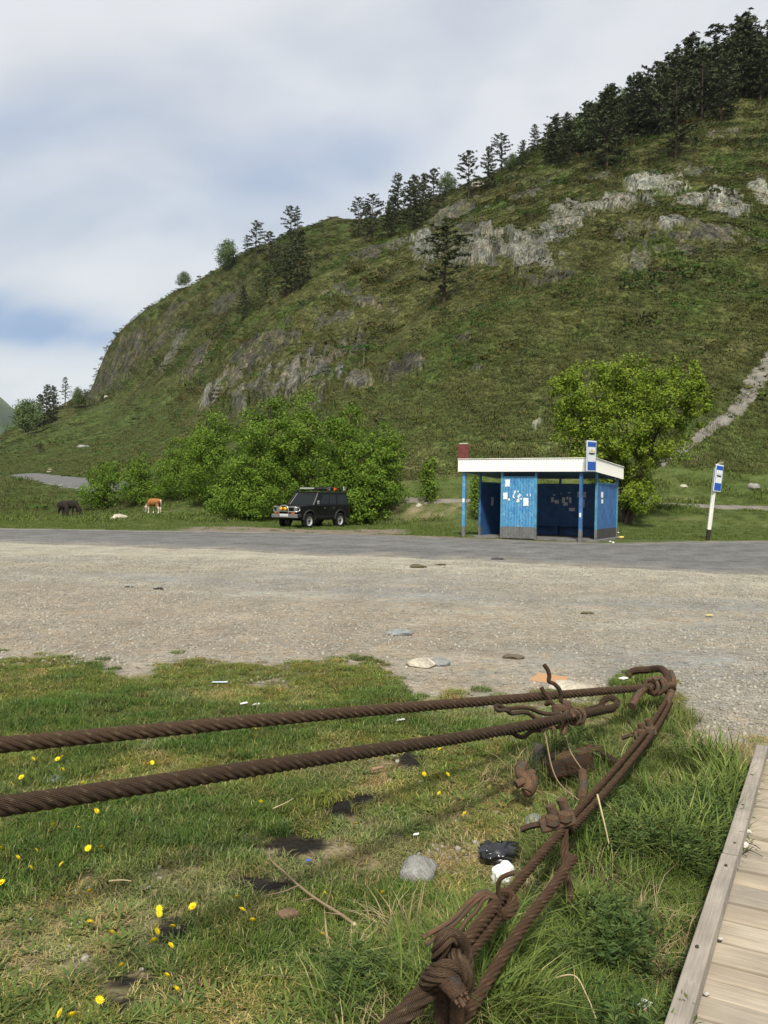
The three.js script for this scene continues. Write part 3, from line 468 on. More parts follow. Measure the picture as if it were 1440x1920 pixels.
bush('low leafy bush just behind the off-roader rear wheel', 690, 972, 46.5, 105, 95, 212, 5200, GB);
bush('thin young tree with sparse leaves beside the footpath', 802, 940, 49, 90, 42, 209, 900, null, 'maple_sapling', 'sapling');
bush('thin young tree seen past the left post of the shelter', 893, 955, 45.5, 72, 34, 210, 700, null, 'maple_sapling', 'sapling');
{
  const d = 43.5, base = at(1178, 962, d), s = d / FOCAL, o = thing('maple_tree', 'large bright green maple tree standing behind the bus shelter', 'tree'), y0 = H(base.x, d); o.position.set(base.x, y0, -d);
  const L = (px, py, rx, ry) => [(px - 1178) * s, at(px, py, d).y - y0, (Math.sin(px) * 0.9), rx * s, ry * s, rx * s * 0.9];
  const lobes = [L(1110, 735, 66, 62), L(1180, 725, 60, 58), L(1240, 745, 58, 62), L(1270, 720, 36, 44), L(1080, 790, 44, 56), L(1150, 800, 66, 60), L(1220, 820, 60, 52), L(1120, 850, 50, 48), L(1180, 880, 58, 50), L(1150, 920, 60, 40), L(1290, 765, 26, 40), L(1060, 725, 28, 36), L(1195, 930, 34, 30)];
  part(o, 'trunk', stemsGeo(77, V(0, 0, 0), lobes.slice(0, 9).map(l => V(l[0], l[1] + l[4] * 0.4, l[2])), 0.13), matBark);
  part(o, 'crown', crownGeo(78, lobes, 56000, 0.066, [[0.095, 0.155, 0.014], [0.18, 0.25, 0.025], [0.27, 0.31, 0.04]]), matLeaf);
}
// pines and birches on the hill: [column and row of the foot, height in picture rows, kind]
function pine(label, px, py, hp, v, group, name = 'pine_tree', wide = 1) {
  const q = hillAt(px, py), hm = hp / FOCAL * -q.z, o = thing(name, label, 'tree', group), [w, f] = PINES[v];
  part(o, 'trunk', w, matPineBark); part(o, 'crown', f, matNeedle); o.position.copy(q); o.rotation.y = px * 1.7 + py; o.scale.set(hm * wide, hm, hm * wide); return o;
}
const birchGeo = [0, 1].map(i => { const lobes = i ? [[0, 0.62, 0, 0.2, 0.3, 0.2], [0.08, 0.42, 0.05, 0.2, 0.22, 0.2], [-0.1, 0.45, 0, 0.18, 0.25, 0.18], [0.02, 0.82, 0, 0.12, 0.16, 0.12]] : [[0, 0.6, 0, 0.34, 0.3, 0.3], [0.2, 0.45, 0, 0.26, 0.26, 0.22], [-0.22, 0.42, 0.05, 0.26, 0.26, 0.24], [0.05, 0.82, 0, 0.2, 0.16, 0.2]]; return [tube([V(0, -0.05, 0), V(0.01, 0.4, 0), V(0, 0.9, 0)], 0.010, 8, 6, 0.003), crownGeo(300 + i, lobes.map(l => l.map(k => k)), 3600, 0.026, PAL_BIRCH)]; });
function birch(label, px, py, hp, v, group) {
  const q = hillAt(px, py), hm = hp / FOCAL * -q.z, o = thing('birch_tree', label, 'tree', group); part(o, 'trunk', birchGeo[v][0], matBirchBark); part(o, 'crown', birchGeo[v][1], matLeaf); o.position.copy(q); o.rotation.y = px; o.scale.setScalar(hm); return o;
}
pine('lone dark pine on the slope below the grey cliff', 834, 566, 145, 2, null, 'pine_tree', 1.35);
pine('tall bare-stemmed pine standing alone above the left spur', 122, 764, 56, 4);
const GL = 'trees on the low spur at the left';
for (const [a, b, h, v, l] of [[88, 796, 74, 0, 'middle'], [74, 800, 60, 1, 'left'], [100, 790, 66, 0, 'right']]) pine(`${l} of three dark pines in the clump on the low left spur`, a, b, h, v, GL);
for (const [a, b, h, l] of [[46, 812, 62, 'outer'], [56, 815, 66, 'inner']]) birch(`${l} rounded tree at the left end of the low spur clump`, a, b, h, 0, GL);
birch('pale birch beside the rocky foot of the spur', 146, 766, 40, 1); pine('small pine against the rocky foot of the spur', 160, 764, 34, 3);
pine('tiny pine growing alone in the left meadow', 76, 852, 24, 2, null, 'young_pine', 1.2);
pine('small pine leaning out from the steep left skyline', 289, 570, 28, 3, null, 'young_pine');
birch('birch lowest on the left skyline', 345, 541, 32, 0); birch('birch second up the left skyline', 375, 524, 42, 0); birch('largest birch on the left skyline', 426, 506, 56, 0);
const GC = 'pines on the left shoulder of the ridge';
for (const q of ordered([[480, 482, 68, 2], [463, 480, 36, 3], [506, 506, 72, 2], [545, 452, 66, 2], [557, 446, 58, 4]], () => 0, (k, o) => `${o} pine from the left on the skyline of the left shoulder`)) pine(q.label, ...q, GC);
for (const q of ordered([[562, 542, 112, 0], [536, 556, 92, 0], [520, 520, 60, 1], [500, 562, 58, 2], [548, 500, 66, 1]], () => 0, (k, o) => `${o} dark pine from the left in the group below the left shoulder`)) pine(q.label, ...q, GC);
pine('single dark pine on the slope left of the group', 456, 600, 66, 0); pine('tiny round pine at the bare top', 604, 438, 17, 3, null, 'young_pine');
const GM = 'pines in the middle of the ridge';
for (const q of ordered([[672, 446, 76, 2], [698, 452, 88, 2], [690, 446, 60, 1], [733, 440, 72, 0], [745, 424, 96, 0], [727, 446, 60, 1], [776, 432, 102, 0], [792, 416, 88, 1], [812, 404, 88, 2], [768, 420, 80, 0]], () => 0, (k, o) => `${o} pine from the left in the stand on the middle of the ridge`)) pine(q.label, ...q, GM);
const GR = 'single pines along the ridge';
for (const [a, b, h, v, l] of [[878, 374, 92, 2, 'open-crowned pine standing left of a white boulder on the ridge'], [916, 356, 80, 0, 'full pine standing right of the white boulder on the ridge'], [940, 326, 76, 2, 'slender pine behind the white boulder on the ridge'], [979, 318, 54, 1, 'short pine with a bush at its foot on the ridge'], [1002, 286, 52, 0, 'pointed pine on the skyline left of the dense wood']]) pine(l, a, b, h, v, GR);
birch('small green birch on the ridge left of the single pines', 838, 368, 44, 0); birch('pale birch at the left end of the dense ridge wood', 960, 322, 34, 0);
const GF = 'dense pine wood on the ridge at upper right';
for (const [a, b, h, v, l] of [[1137, 318, 150, 0, 'big pine at the front edge of the ridge wood, lowest on the slope'], [1267, 298, 158, 2, 'big spreading pine standing forward of the wood'], [1353, 226, 120, 0, 'pine at the wood edge with a clear stem, right of the spreading pine']]) pine(l, a, b, h, v, GF, 'pine_tree', 1.2);
{
  const r = rng(41), P = [];
  for (let i = 0; i < 64; i++) { const t = Math.pow((i + r()) / 64, 0.9), px = lerp(1022, 1475, t), skyl = lerp(296, 118, t), py = skyl + lerp(6, 62, Math.pow(r(), 1.3)) * lerp(0.45, 1, t); P.push([px, py, lerp(74, 122, clamp(t * 1.5)) * (0.62 + 0.55 * r()), [0, 1, 2, 3, 2, 4][Math.floor(r() * 6)]]); }
  ordered(P, p => (p[1] < lerp(296, 118, (p[0] - 1022) / 453) + 24 ? 'skyline' : 'front') + ' row, ' + (p[0] < 1160 ? 'left third' : p[0] < 1310 ? 'middle' : 'right third'), (k, o) => `${o} pine from left, ${k} of upper right ridge wood`); for (const q of P) { const [a, b, h, v] = q; pine(q.label, a, b, h, v, GF, 'pine_tree', v === 4 ? 1.5 : 1.12); }
  for (const q of ordered([[1110, 255, 62], [1165, 240, 70], [1285, 170, 72], [1360, 120, 66], [1405, 110, 72], [1080, 290, 70], [1320, 150, 66]], () => 0, (k, o) => `${o} pale birch from the left among the pines of the upper right wood`)) birch(q.label, ...q, 0, GF);
}
// tufts, heath and low scrub that roughen the slope
{
  const r = rng(55), g1 = [], list = [];
  for (let c = 0; c < 5; c++) { const cx = c ? (r() - 0.5) * 5 : 0, cz = c ? (r() - 0.5) * 5 : 0, cs = 0.6 + r() * 0.7, ck = 0.75 + 0.5 * r(); for (let i = 0; i < 18; i++) { const d = rdir(r); d.y = Math.abs(d.y); const a = rdir(r).multiplyScalar(0.34 * cs), b = rdir(r).multiplyScalar(0.24 * cs); g1.push([V(cx + d.x * 0.8 * cs, d.y * 0.5 * r() * cs + cz * -0.6, cz + d.z * 0.8 * cs), a, b, [1, 1, 1].map(() => ck * (0.85 + 0.3 * r()))]); } }
  const geo = faces(g1);
  for (let i = 0; i < 18000; i++) {
    const p = -180 + r() * 1820, dmax = crestAt(p) + 2, d = lerp(60, dmax, Math.sqrt(r())), x = (p - 720) / FOCAL * d, y = hillH(x, d), [m] = rockiness(x, d, y); if (m > 0.5 && r() < 0.85) continue;
    const n = fbm(x / 4, y / 2.5, 105, 4), b = fbm(x / 6, d / 7, 102, 4), s = 0.18 + 0.28 * r() + 0.4 * ss(0.58, 0.72, n) * r(); if (n < 0.45 && r() < 0.5) continue;
    if (nearPath(x, d)) continue; let k = mix3([0.056, 0.070, 0.019], [0.092, 0.092, 0.032], r() * ss(0.7, 0.3, b)); k = mix3(k, [0.046, 0.052, 0.024], ss(0.56, 0.70, n) * 0.4); if (y < 12 || b > 0.6) k = mix3(k, [0.062, 0.095, 0.022], 0.6); if (p < 330 && y < 26 && r() < 0.7) continue;
    list.push([mat4(V(x, y - 0.03, -d), 0, (r() - 0.5) * 0.7, 0, s * 1.3, s, s * 1.3), k.map(q => q * (0.7 + 0.6 * r()))]);
  }
  stuff('hillside_scrub', 'tussocks and low scrub scattered over the hillside', 'scrub', geo, matNeedle, list);
}

// ------------------------------------------------------------------ bus shelter: x along its front, -z to its back, origin at the foot of the left post
const texPaint = tex(512, (u, v) => { const a = tfbm(u, v, 6, 5, 31), b = n3(u * 64, v * 10, 3, 64), c = tfbm(u, v, 24, 3, 33); const k = 0.86 + (a - 0.5) * 0.32 + (c - 0.5) * 0.2 + (b - 0.5) * 0.1; return [k, k, k]; });
const paint = (c, r = 0.6) => new THREE.MeshStandardMaterial({ color: new THREE.Color().setRGB(...c), roughness: r, map: texPaint, bumpMap: texPaint, bumpScale: 0.003 });
const texFade = tex(512, (u, v) => { const a = tfbm(u, v, 5, 5, 81), b = n3(u * 40, v * 5, 7, 40), c = tfbm(u, v, 14, 4, 83); let k = mix3([0.25, 0.50, 0.68], [0.33, 0.59, 0.75], ss(0.35, 0.65, a * 0.6 + b * 0.4)); k = mix3(k, [0.18, 0.42, 0.63], ss(0.56, 0.68, c) * 0.5); k = mix3(k, [0.50, 0.62, 0.68], ss(0.70, 0.76, tfbm(u, v, 22, 3, 85))); return k; });
const M = { blueFade: new THREE.MeshStandardMaterial({ map: texFade, bumpMap: texPaint, bumpScale: 0.003, roughness: 0.7 }), blue: paint([0.05, 0.17, 0.42]), blueShade: paint([0.040, 0.135, 0.34]), cyan: paint([0.10, 0.33, 0.50]), greyBase: paint([0.17, 0.17, 0.17], 0.8), darkBase: paint([0.06, 0.058, 0.058], 0.8), blackIn: paint([0.06, 0.058, 0.058], 0.8), white: paint([0.86, 0.85, 0.78], 0.55), ceiling: paint([0.10, 0.19, 0.27], 0.8), roof: paint([0.30, 0.29, 0.27], 0.8), paper: std([0.80, 0.79, 0.75], 0.9), paperShade: std([0.66, 0.65, 0.62], 0.9), paperYellow: std([0.55, 0.36, 0.06], 0.9), concrete: paint([0.20, 0.195, 0.18], 0.95) };  // inside blue and inside paper are darkened copies, with roof shade put into colour
const P0 = V(3.116, 0, -33.2), SHROT = -29.8 * Math.PI / 180;
const shelter = thing('bus_shelter', 'blue wooden bus shelter with white corrugated fascia beside the road', 'bus shelter'); shelter.position.copy(P0); shelter.rotation.y = SHROT;
const roofY = z => 2.55 + z * 0.047;                              // underside of the roof falls to the back (z is negative there)
{
  const S = shelter, uvm = (g, s = 1.1) => { const p = g.attributes.position, uv = g.attributes.uv; for (let i = 0; i < p.count; i++) uv.setXY(i, (p.getX(i) + p.getZ(i)) / s, p.getY(i) / s); return g; };
  const bx = (n, m, w, h, d, x, y, z, r) => part(S, n, uvm(box(w, h, d, x, y, z, r)), m);
  bx('floor_slab', M.concrete, 5.0, 0.10, 3.3, 2.66, 0.02, -1.95);
  // front posts, standing free under the corners of the roof
  for (const x of [0, 4.63]) { const q = bx('post', x ? M.blue : M.blueFade, 0.12, roofY(0) - 0.42, 0.12, x, 0.42 + (roofY(0) - 0.42) / 2, 0); const b = part(q, 'post_base', uvm(box(0.126, 0.44, 0.126, x, 0.21, 0)), M.greyBase); }
  // boarded walls: [origin, direction, length, height]
  const wall = (x0, z0, x1, z1, base, colour, colourB, inner, innerB, top = 2.13) => {
    const L = Math.hypot(x1 - x0, z1 - z0), a = Math.atan2(-(z1 - z0), x1 - x0), n = Math.round(L / 0.115), w = L / n, up = [], lo = [], r = rng(Math.round(x0 * 100 + z0 * 10 + 7));
    for (let i = 0; i < n; i++) { const dz = (r() - 0.5) * 0.006, x = (i + 0.5) * w; up.push(uvm(box(w - 0.008, top - base, 0.024, x, base + (top - base) / 2, dz, 0.005))); lo.push(uvm(box(w - 0.004, base - 0.04, 0.026, x, 0.04 + (base - 0.04) / 2, dz, 0.004))); }
    const put = (list, name, m) => { const g = merge(list); g.rotateY(a); g.translate(x0, 0, z0); return part(S, name, g, m); };
    put(up, 'wall_boards', colour); put(lo, 'wall_base', colourB);
    // inner lining, one board thickness behind
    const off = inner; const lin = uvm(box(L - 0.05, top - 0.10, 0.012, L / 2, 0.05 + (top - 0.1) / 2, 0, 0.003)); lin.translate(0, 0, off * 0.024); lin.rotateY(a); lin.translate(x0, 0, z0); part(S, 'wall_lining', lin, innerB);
    const rail = uvm(box(L, 0.05, 0.05, L / 2, top + 0.025, 0, 0.006)); rail.rotateY(a); rail.translate(x0, 0, z0); part(S, 'top_rail', rail, colour === M.blueShade ? M.blueShade : M.cyan);
  };
  wall(0.35, -0.75, 0.35, -3.62, 0.45, M.blue, M.darkBase, 1, M.blueShade);          // left
  wall(4.98, -0.75, 4.98, -3.62, 0.45, M.blue, M.darkBase, -1, M.blueShade);           // right
  wall(0.35, -3.62, 4.98, -3.62, 0.45, M.blueShade, M.blackIn, 1, M.blueShade, 2.12);  // back
  wall(1.60, -0.02, 2.87, -0.02, 0.48, M.blueFade, M.greyBase, -1.2, M.blueShade, 2.33); // screen in the front
  // wall posts up to the roof
  for (const [x, z, m] of [[0.35, -0.75, M.blue], [0.35, -3.62, M.blueShade], [4.98, -0.75, M.cyan], [4.98, -3.62, M.cyan], [2.66, -3.62, M.blueShade], [1.56, -0.03, M.cyan], [2.91, -0.03, M.cyan]]) { const t = roofY(z), q = bx('wall_post', m, 0.085, t - 0.44, 0.085, x, 0.44 + (t - 0.44) / 2, z); part(q, 'post_base', uvm(box(0.09, 0.42, 0.09, x, 0.23, z)), M.greyBase); }
  // bench along the back
  bx('bench_seat', M.blueShade, 4.3, 0.05, 0.38, 2.66, 0.46, -3.36); for (const x of [0.8, 2.66, 4.5]) bx('bench_leg', M.blueShade, 0.08, 0.42, 0.3, x, 0.23, -3.36);
  // roof deck and ceiling boards
  const X0 = -0.2, X1 = 5.18, Z0 = 0.2, Z1 = -3.85, deck = uvm(box(X1 - X0 - 0.06, 0.05, Z0 - Z1 - 0.06, (X0 + X1) / 2, 0, (Z0 + Z1) / 2)), tilt = g => { const p = g.attributes.position; for (let i = 0; i < p.count; i++) p.setY(i, p.getY(i) + p.getZ(i) * 0.047); g.computeVertexNormals(); return g; };
  const ce = tilt(deck.clone()); ce.translate(0, 2.585, 0); part(S, 'ceiling', ce, M.ceiling);
  const rf = tilt(deck.clone()); rf.translate(0, 2.95, 0); part(S, 'roof', rf, M.roof);
  // profiled white sheet round the edge
  const sheet = (x0, z0, x1, z1) => {
    const L = Math.hypot(x1 - x0, z1 - z0), n = Math.round(L / 0.10), dx = (x1 - x0) / L, dz = (z1 - z0) / L, nx = dz, nz = -dx, pos = [], idx = [], uv = [];
    const prof = [0, 0, 1, 1]; let k = 0;
    for (let i = 0; i <= n * 4; i++) { const s = Math.min(L, i / (n * 4) * L + (i % 4 === 1 ? 0.018 : i % 4 === 3 ? 0.018 : 0)), o = prof[i % 4] ? 0 : 0.016; const x = x0 + dx * s - nx * o, z = z0 + dz * s - nz * o, y0 = roofY(z) - 0.005, y1 = y0 + 0.47; pos.push(x, y0, z, x, y1, z); uv.push(s, 0, s, 0.5); k++; }
    for (let i = 0; i < k - 1; i++) idx.push(i * 2, i * 2 + 2, i * 2 + 3, i * 2, i * 2 + 3, i * 2 + 1);
    part(S, 'fascia_sheet', rawGeo(pos, idx, { uv }), new THREE.MeshStandardMaterial({ color: new THREE.Color(0.84, 0.83, 0.76), roughness: 0.5, side: THREE.DoubleSide }));
    const cap = tube([V(x0, roofY(z0) + 0.475, z0), V((x0 + x1) / 2, roofY((z0 + z1) / 2) + 0.475, (z0 + z1) / 2), V(x1, roofY(z1) + 0.475, z1)], 0.022, 4, 6); part(S, 'fascia_cap', cap, M.white);
  };
  sheet(X1, Z0, X0, Z0); sheet(X1, Z1, X1, Z0); sheet(X0, Z0, X0, Z1); sheet(X0, Z1, X1, Z1);
}
// paper notices on the walls (torn edges): local place on the shelter
function tornPaper(w, h, seed) {
  const r = rng(seed), s = new THREE.Shape(), P = [], n = 7; for (let i = 0; i < n; i++) P.push([lerp(-w / 2, w / 2, i / n), -h / 2 + r() * h * 0.14]); for (let i = 0; i < n; i++) P.push([w / 2 - r() * w * 0.08, lerp(-h / 2, h / 2, i / n)]); for (let i = 0; i < n; i++) P.push([lerp(w / 2, -w / 2, i / n), h / 2 - r() * h * 0.06]); for (let i = 0; i < n; i++) P.push([-w / 2 + r() * w * 0.1, lerp(h / 2, -h / 2, i / n)]);
  P.forEach(([x, y], i) => i ? s.lineTo(x, y) : s.moveTo(x, y)); return new THREE.ExtrudeGeometry(s, { depth: 0.002, bevelEnabled: false });
}
function notice(label, x, y, z, ry, w, h, m, seed, group) { const o = solo('paper_notice', label, 'notice', tornPaper(w, h, seed), m, group); const q = V(x, y, z).applyAxisAngle(V(0, 1, 0), SHROT).add(P0); o.position.copy(q); o.rotation.y = SHROT + ry; return o; }
{
  const F = 0.006, GN = 'notices stuck on the shelter';
  notice('torn white notice at the top left of the front blue screen', 1.79, 2.12, F, 0, 0.19, 0.29, M.paper, 1, GN);
  notice('white notice at the left edge of the front blue screen', 1.71, 1.63, F, 0, 0.18, 0.28, M.paper, 2, GN);
  notice('ragged white notice at the right of the front blue screen', 2.53, 1.42, F, 0, 0.22, 0.32, M.paper, 3, GN);
  notice('small curled white scrap beside the left notice on the screen', 1.86, 1.50, F, 0, 0.07, 0.09, M.paper, 4, GN);
  const r = rng(9); for (let i = 0; i < 13; i++) notice('tiny white paper remnant in the middle of the front blue screen', 1.98 + r() * 0.42, 1.28 + r() * 0.55, F, 0, 0.025 + r() * 0.045, 0.04 + r() * 0.13, M.paper, 20 + i, GN);
  for (const x of [2.58, 2.70]) notice('narrow white scrap at the top right of the front screen', x, 1.68, F, 0, 0.035, 0.10, M.paper, 40 + x * 10, GN);
  const R = 4.98 + 0.016, rw = Math.PI / 2;
  notice('upper white notice on the right outer wall of the shelter', R, 1.72, -1.45, rw, 0.30, 0.24, M.paper, 5, GN); notice('lower white notice on the right outer wall of the shelter', R, 1.48, -1.47, rw, 0.28, 0.16, M.paper, 6, GN);
  const B = -3.62 + 0.034;
  notice('yellow notice on the dark back wall at the right', 4.35, 1.62, B, 0, 0.22, 0.34, M.paperYellow, 7, GN); notice('wide torn notice below the yellow one on the back wall', 4.35, 1.30, B, 0, 0.26, 0.17, M.paperShade, 8, GN); notice('small notice at the far right of the back wall', 4.62, 1.62, B, 0, 0.09, 0.14, M.paperShade, 9, GN);
  notice('left of two upper notices in the middle of the back wall', 3.48, 1.72, B, 0, 0.18, 0.26, M.paperShade, 10, GN); notice('right of two upper notices in the middle of the back wall', 3.68, 1.72, B, 0, 0.15, 0.26, M.paperShade, 11, GN); notice('large grey notice in the middle of the back wall', 3.58, 1.38, B, 0, 0.27, 0.37, M.paperShade, 12, GN); notice('wide low scrap left of the large notice on the back wall', 3.18, 1.12, B, 0, 0.26, 0.14, M.paperShade, 13, GN);
  [[2.35, 1.5, 0.12, 0.22], [2.55, 1.42, 0.24, 0.16], [2.82, 1.5, 0.14, 0.24], [2.9, 1.34, 0.2, 0.16], [2.98, 1.58, 0.08, 0.14], [2.42, 1.7, 0.07, 0.08], [2.68, 1.76, 0.08, 0.1], [3.1, 1.5, 0.1, 0.26], [3.05, 1.8, 0.12, 0.05]].forEach(([x, y, w, h], i) => notice('grey torn scrap on the left part of the back wall', x, y, B, 0, w, h, M.paperShade, 60 + i, GN));
  notice('tall grey notice on the inside of the left wall', 0.35 + 0.036, 1.40, -1.9, rw, 0.26, 0.36, M.paperShade, 14, GN);
  notice('small white torn notice on the left front post', 0, 1.44, 0.062, 0, 0.09, 0.16, M.paper, 15, GN); notice('white scraps low on the right front post', 4.63, 0.98, 0.062, 0, 0.07, 0.17, M.paper, 16, GN);
}
// ------------------------------------------------------------------ bus stop signs
function busPrint(yellow) {
  const c = document.createElement('canvas'); c.width = 256; c.height = 460; const g = c.getContext('2d'); g.fillStyle = '#d4d8d8'; g.fillRect(0, 0, 256, 460);
  g.fillStyle = '#141414'; g.lineWidth = 7; g.strokeStyle = '#141414';
  if (yellow) { g.fillStyle = '#f0a818'; g.beginPath(); g.moveTo(128, 60); g.lineTo(170, 130); g.lineTo(86, 130); g.closePath(); g.fill(); g.fillStyle = '#f7c860'; g.fillRect(96, 120, 66, 50); g.fillStyle = '#141414'; }
  const y = 130; g.strokeRect(40, y, 176, 60); for (const x of [84, 128, 172]) { g.beginPath(); g.moveTo(x, y); g.lineTo(x, y + 60); g.stroke(); }
  g.fillRect(28, y + 58, 200, 46); g.fillRect(84, y + 100, 92, 22);
  for (const x of [66, 192]) { g.beginPath(); g.arc(x, y + 112, 24, 0, 7); g.fill(); g.fillStyle = '#d4d8d8'; g.beginPath(); g.arc(x, y + 112, 13, 0, 7); g.fill(); g.fillStyle = '#141414'; }
  g.fillRect(20, y + 66, 12, 22); g.fillRect(226, y + 66, 12, 22);
  const t = new THREE.CanvasTexture(c); t.colorSpace = THREE.SRGBColorSpace; return t;
}
const mSignBlue = std([0.012, 0.075, 0.36], 0.4), mSignRim = std([0.62, 0.68, 0.74], 0.5), mSteel = std([0.42, 0.42, 0.42], 0.5, { metalness: 0.4 }), mRustRed = paint([0.17, 0.040, 0.026], 0.8);
function busSign(o, w, h, print) {                                // plate in the x, y plane facing +z, origin at the middle of its lower edge
  part(o, 'sign_plate', box(w, h, 0.03, 0, h / 2, 0, 0.02), mSignRim);
  part(o, 'blue_panel', box(w * 0.88, h * 0.16, 0.008, 0, h * 0.875, 0.017, 0.002), mSignBlue); part(o, 'blue_panel', box(w * 0.88, h * 0.28, 0.008, 0, h * 0.175, 0.017, 0.002), mSignBlue);
  const pl = new THREE.PlaneGeometry(w * 0.80, h * 0.46); pl.translate(0, h * 0.56, 0.0205); part(o, 'white_panel', box(w * 0.86, h * 0.49, 0.006, 0, h * 0.555, 0.016, 0.002), std([0.66, 0.69, 0.69], 0.5)); part(o, 'pictogram', pl, new THREE.MeshStandardMaterial({ map: print, roughness: 0.5 }));
  for (const s of [-1, 1]) part(o, 'side_band', box(w * 0.03, h * 0.5, 0.008, s * w * 0.425, h * 0.56, 0.017, 0.002), mSignBlue);
}
{
  const o = thing('bus_stop_sign', 'tall blue and white bus sign on the front corner of the shelter roof', 'sign'), q = at(1108.5, 884, 30.28);
  o.position.copy(q); o.rotation.set(0, Math.atan2(0.73, 0.68), 0.015); busSign(o, 0.66, 1.09, busPrint(true)); part(o, 'bracket', box(0.05, 0.9, 0.05, 0.1, 0.5, -0.05), mSteel);
  const b = thing('rusty_sign_back', 'rust red back of a sign rising above the left end of the shelter roof', 'sign'), e = at(868.5, 866, 33.35); b.position.copy(e); b.rotation.y = -0.35;
  part(b, 'sign_plate', box(0.42, 0.72, 0.035, 0, 0.33, 0, 0.01), mRustRed); part(b, 'bracket', box(0.05, 0.95, 0.05, 0.0, 0.2, -0.045), mSteel);
  for (let i = 0; i < 5; i++) { const g = rockGeo(400 + i, 1, 0.05, 0.03, 0.04); g.translate(-0.13 + i * 0.065, 0.705, 0); part(b, 'debris_lump', g, std([0.45, 0.43, 0.36], 1)); }
}
{
  const o = thing('roadside_bus_sign', 'leaning white post with a bus sign on the grass right of the shelter', 'sign'), q = gnd(1327, 1013); o.position.copy(q); o.rotation.z = -0.095;
  part(o, 'post', box(0.15, 2.45, 0.09, 0, 1.63, 0, 0.01), M.white); part(o, 'post_base', box(0.155, 0.46, 0.095, 0, 0.2, 0, 0.01), std([0.035, 0.027, 0.025], 0.9));
  const s = new THREE.Group(); s.name = 'sign'; o.add(s); s.position.set(0.10, 1.94, 0.075); s.rotation.y = 0.55; busSign(s, 0.46, 1.06, busPrint(false));
  part(o, 'dry_grass_nest', (() => { const r = rng(3), w = []; for (let i = 0; i < 9; i++) w.push(tube([V(-0.1 + r() * 0.2, 3.0, r() * 0.05), V(0.05 + r() * 0.1, 3.02 + r() * 0.05, 0), V(0.1 + r() * 0.22, 3.04 + r() * 0.12, r() * 0.06)], 0.006, 4, 4)); return merge(w); })(), std([0.42, 0.38, 0.28], 1));
}

// ------------------------------------------------------------------ black off-roader: +z is forward, origin on the ground below its middle
const mCarBlack = new THREE.MeshPhysicalMaterial({ color: new THREE.Color(0.006, 0.006, 0.007), roughness: 0.4, specularIntensity: 0.3, clearcoat: 0.18, clearcoatRoughness: 0.15 }), mTrim = std([0.012, 0.012, 0.012], 0.75), mGlass = new THREE.MeshPhysicalMaterial({ color: new THREE.Color(0.006, 0.009, 0.009), roughness: 0.08, specularIntensity: 0.5 }), mChrome = std([0.55, 0.55, 0.55], 0.28, { metalness: 0.9 }), mTyre = std([0.016, 0.016, 0.016], 0.9), mRim = std([0.60, 0.60, 0.58], 0.4, { metalness: 0.6 }), mOrange = std([0.62, 0.13, 0.02], 0.35), mYellow = std([0.62, 0.33, 0.02], 0.25), mBumper = std([0.13, 0.13, 0.13], 0.6), mHazard = std([0.75, 0.15, 0.02], 0.6);
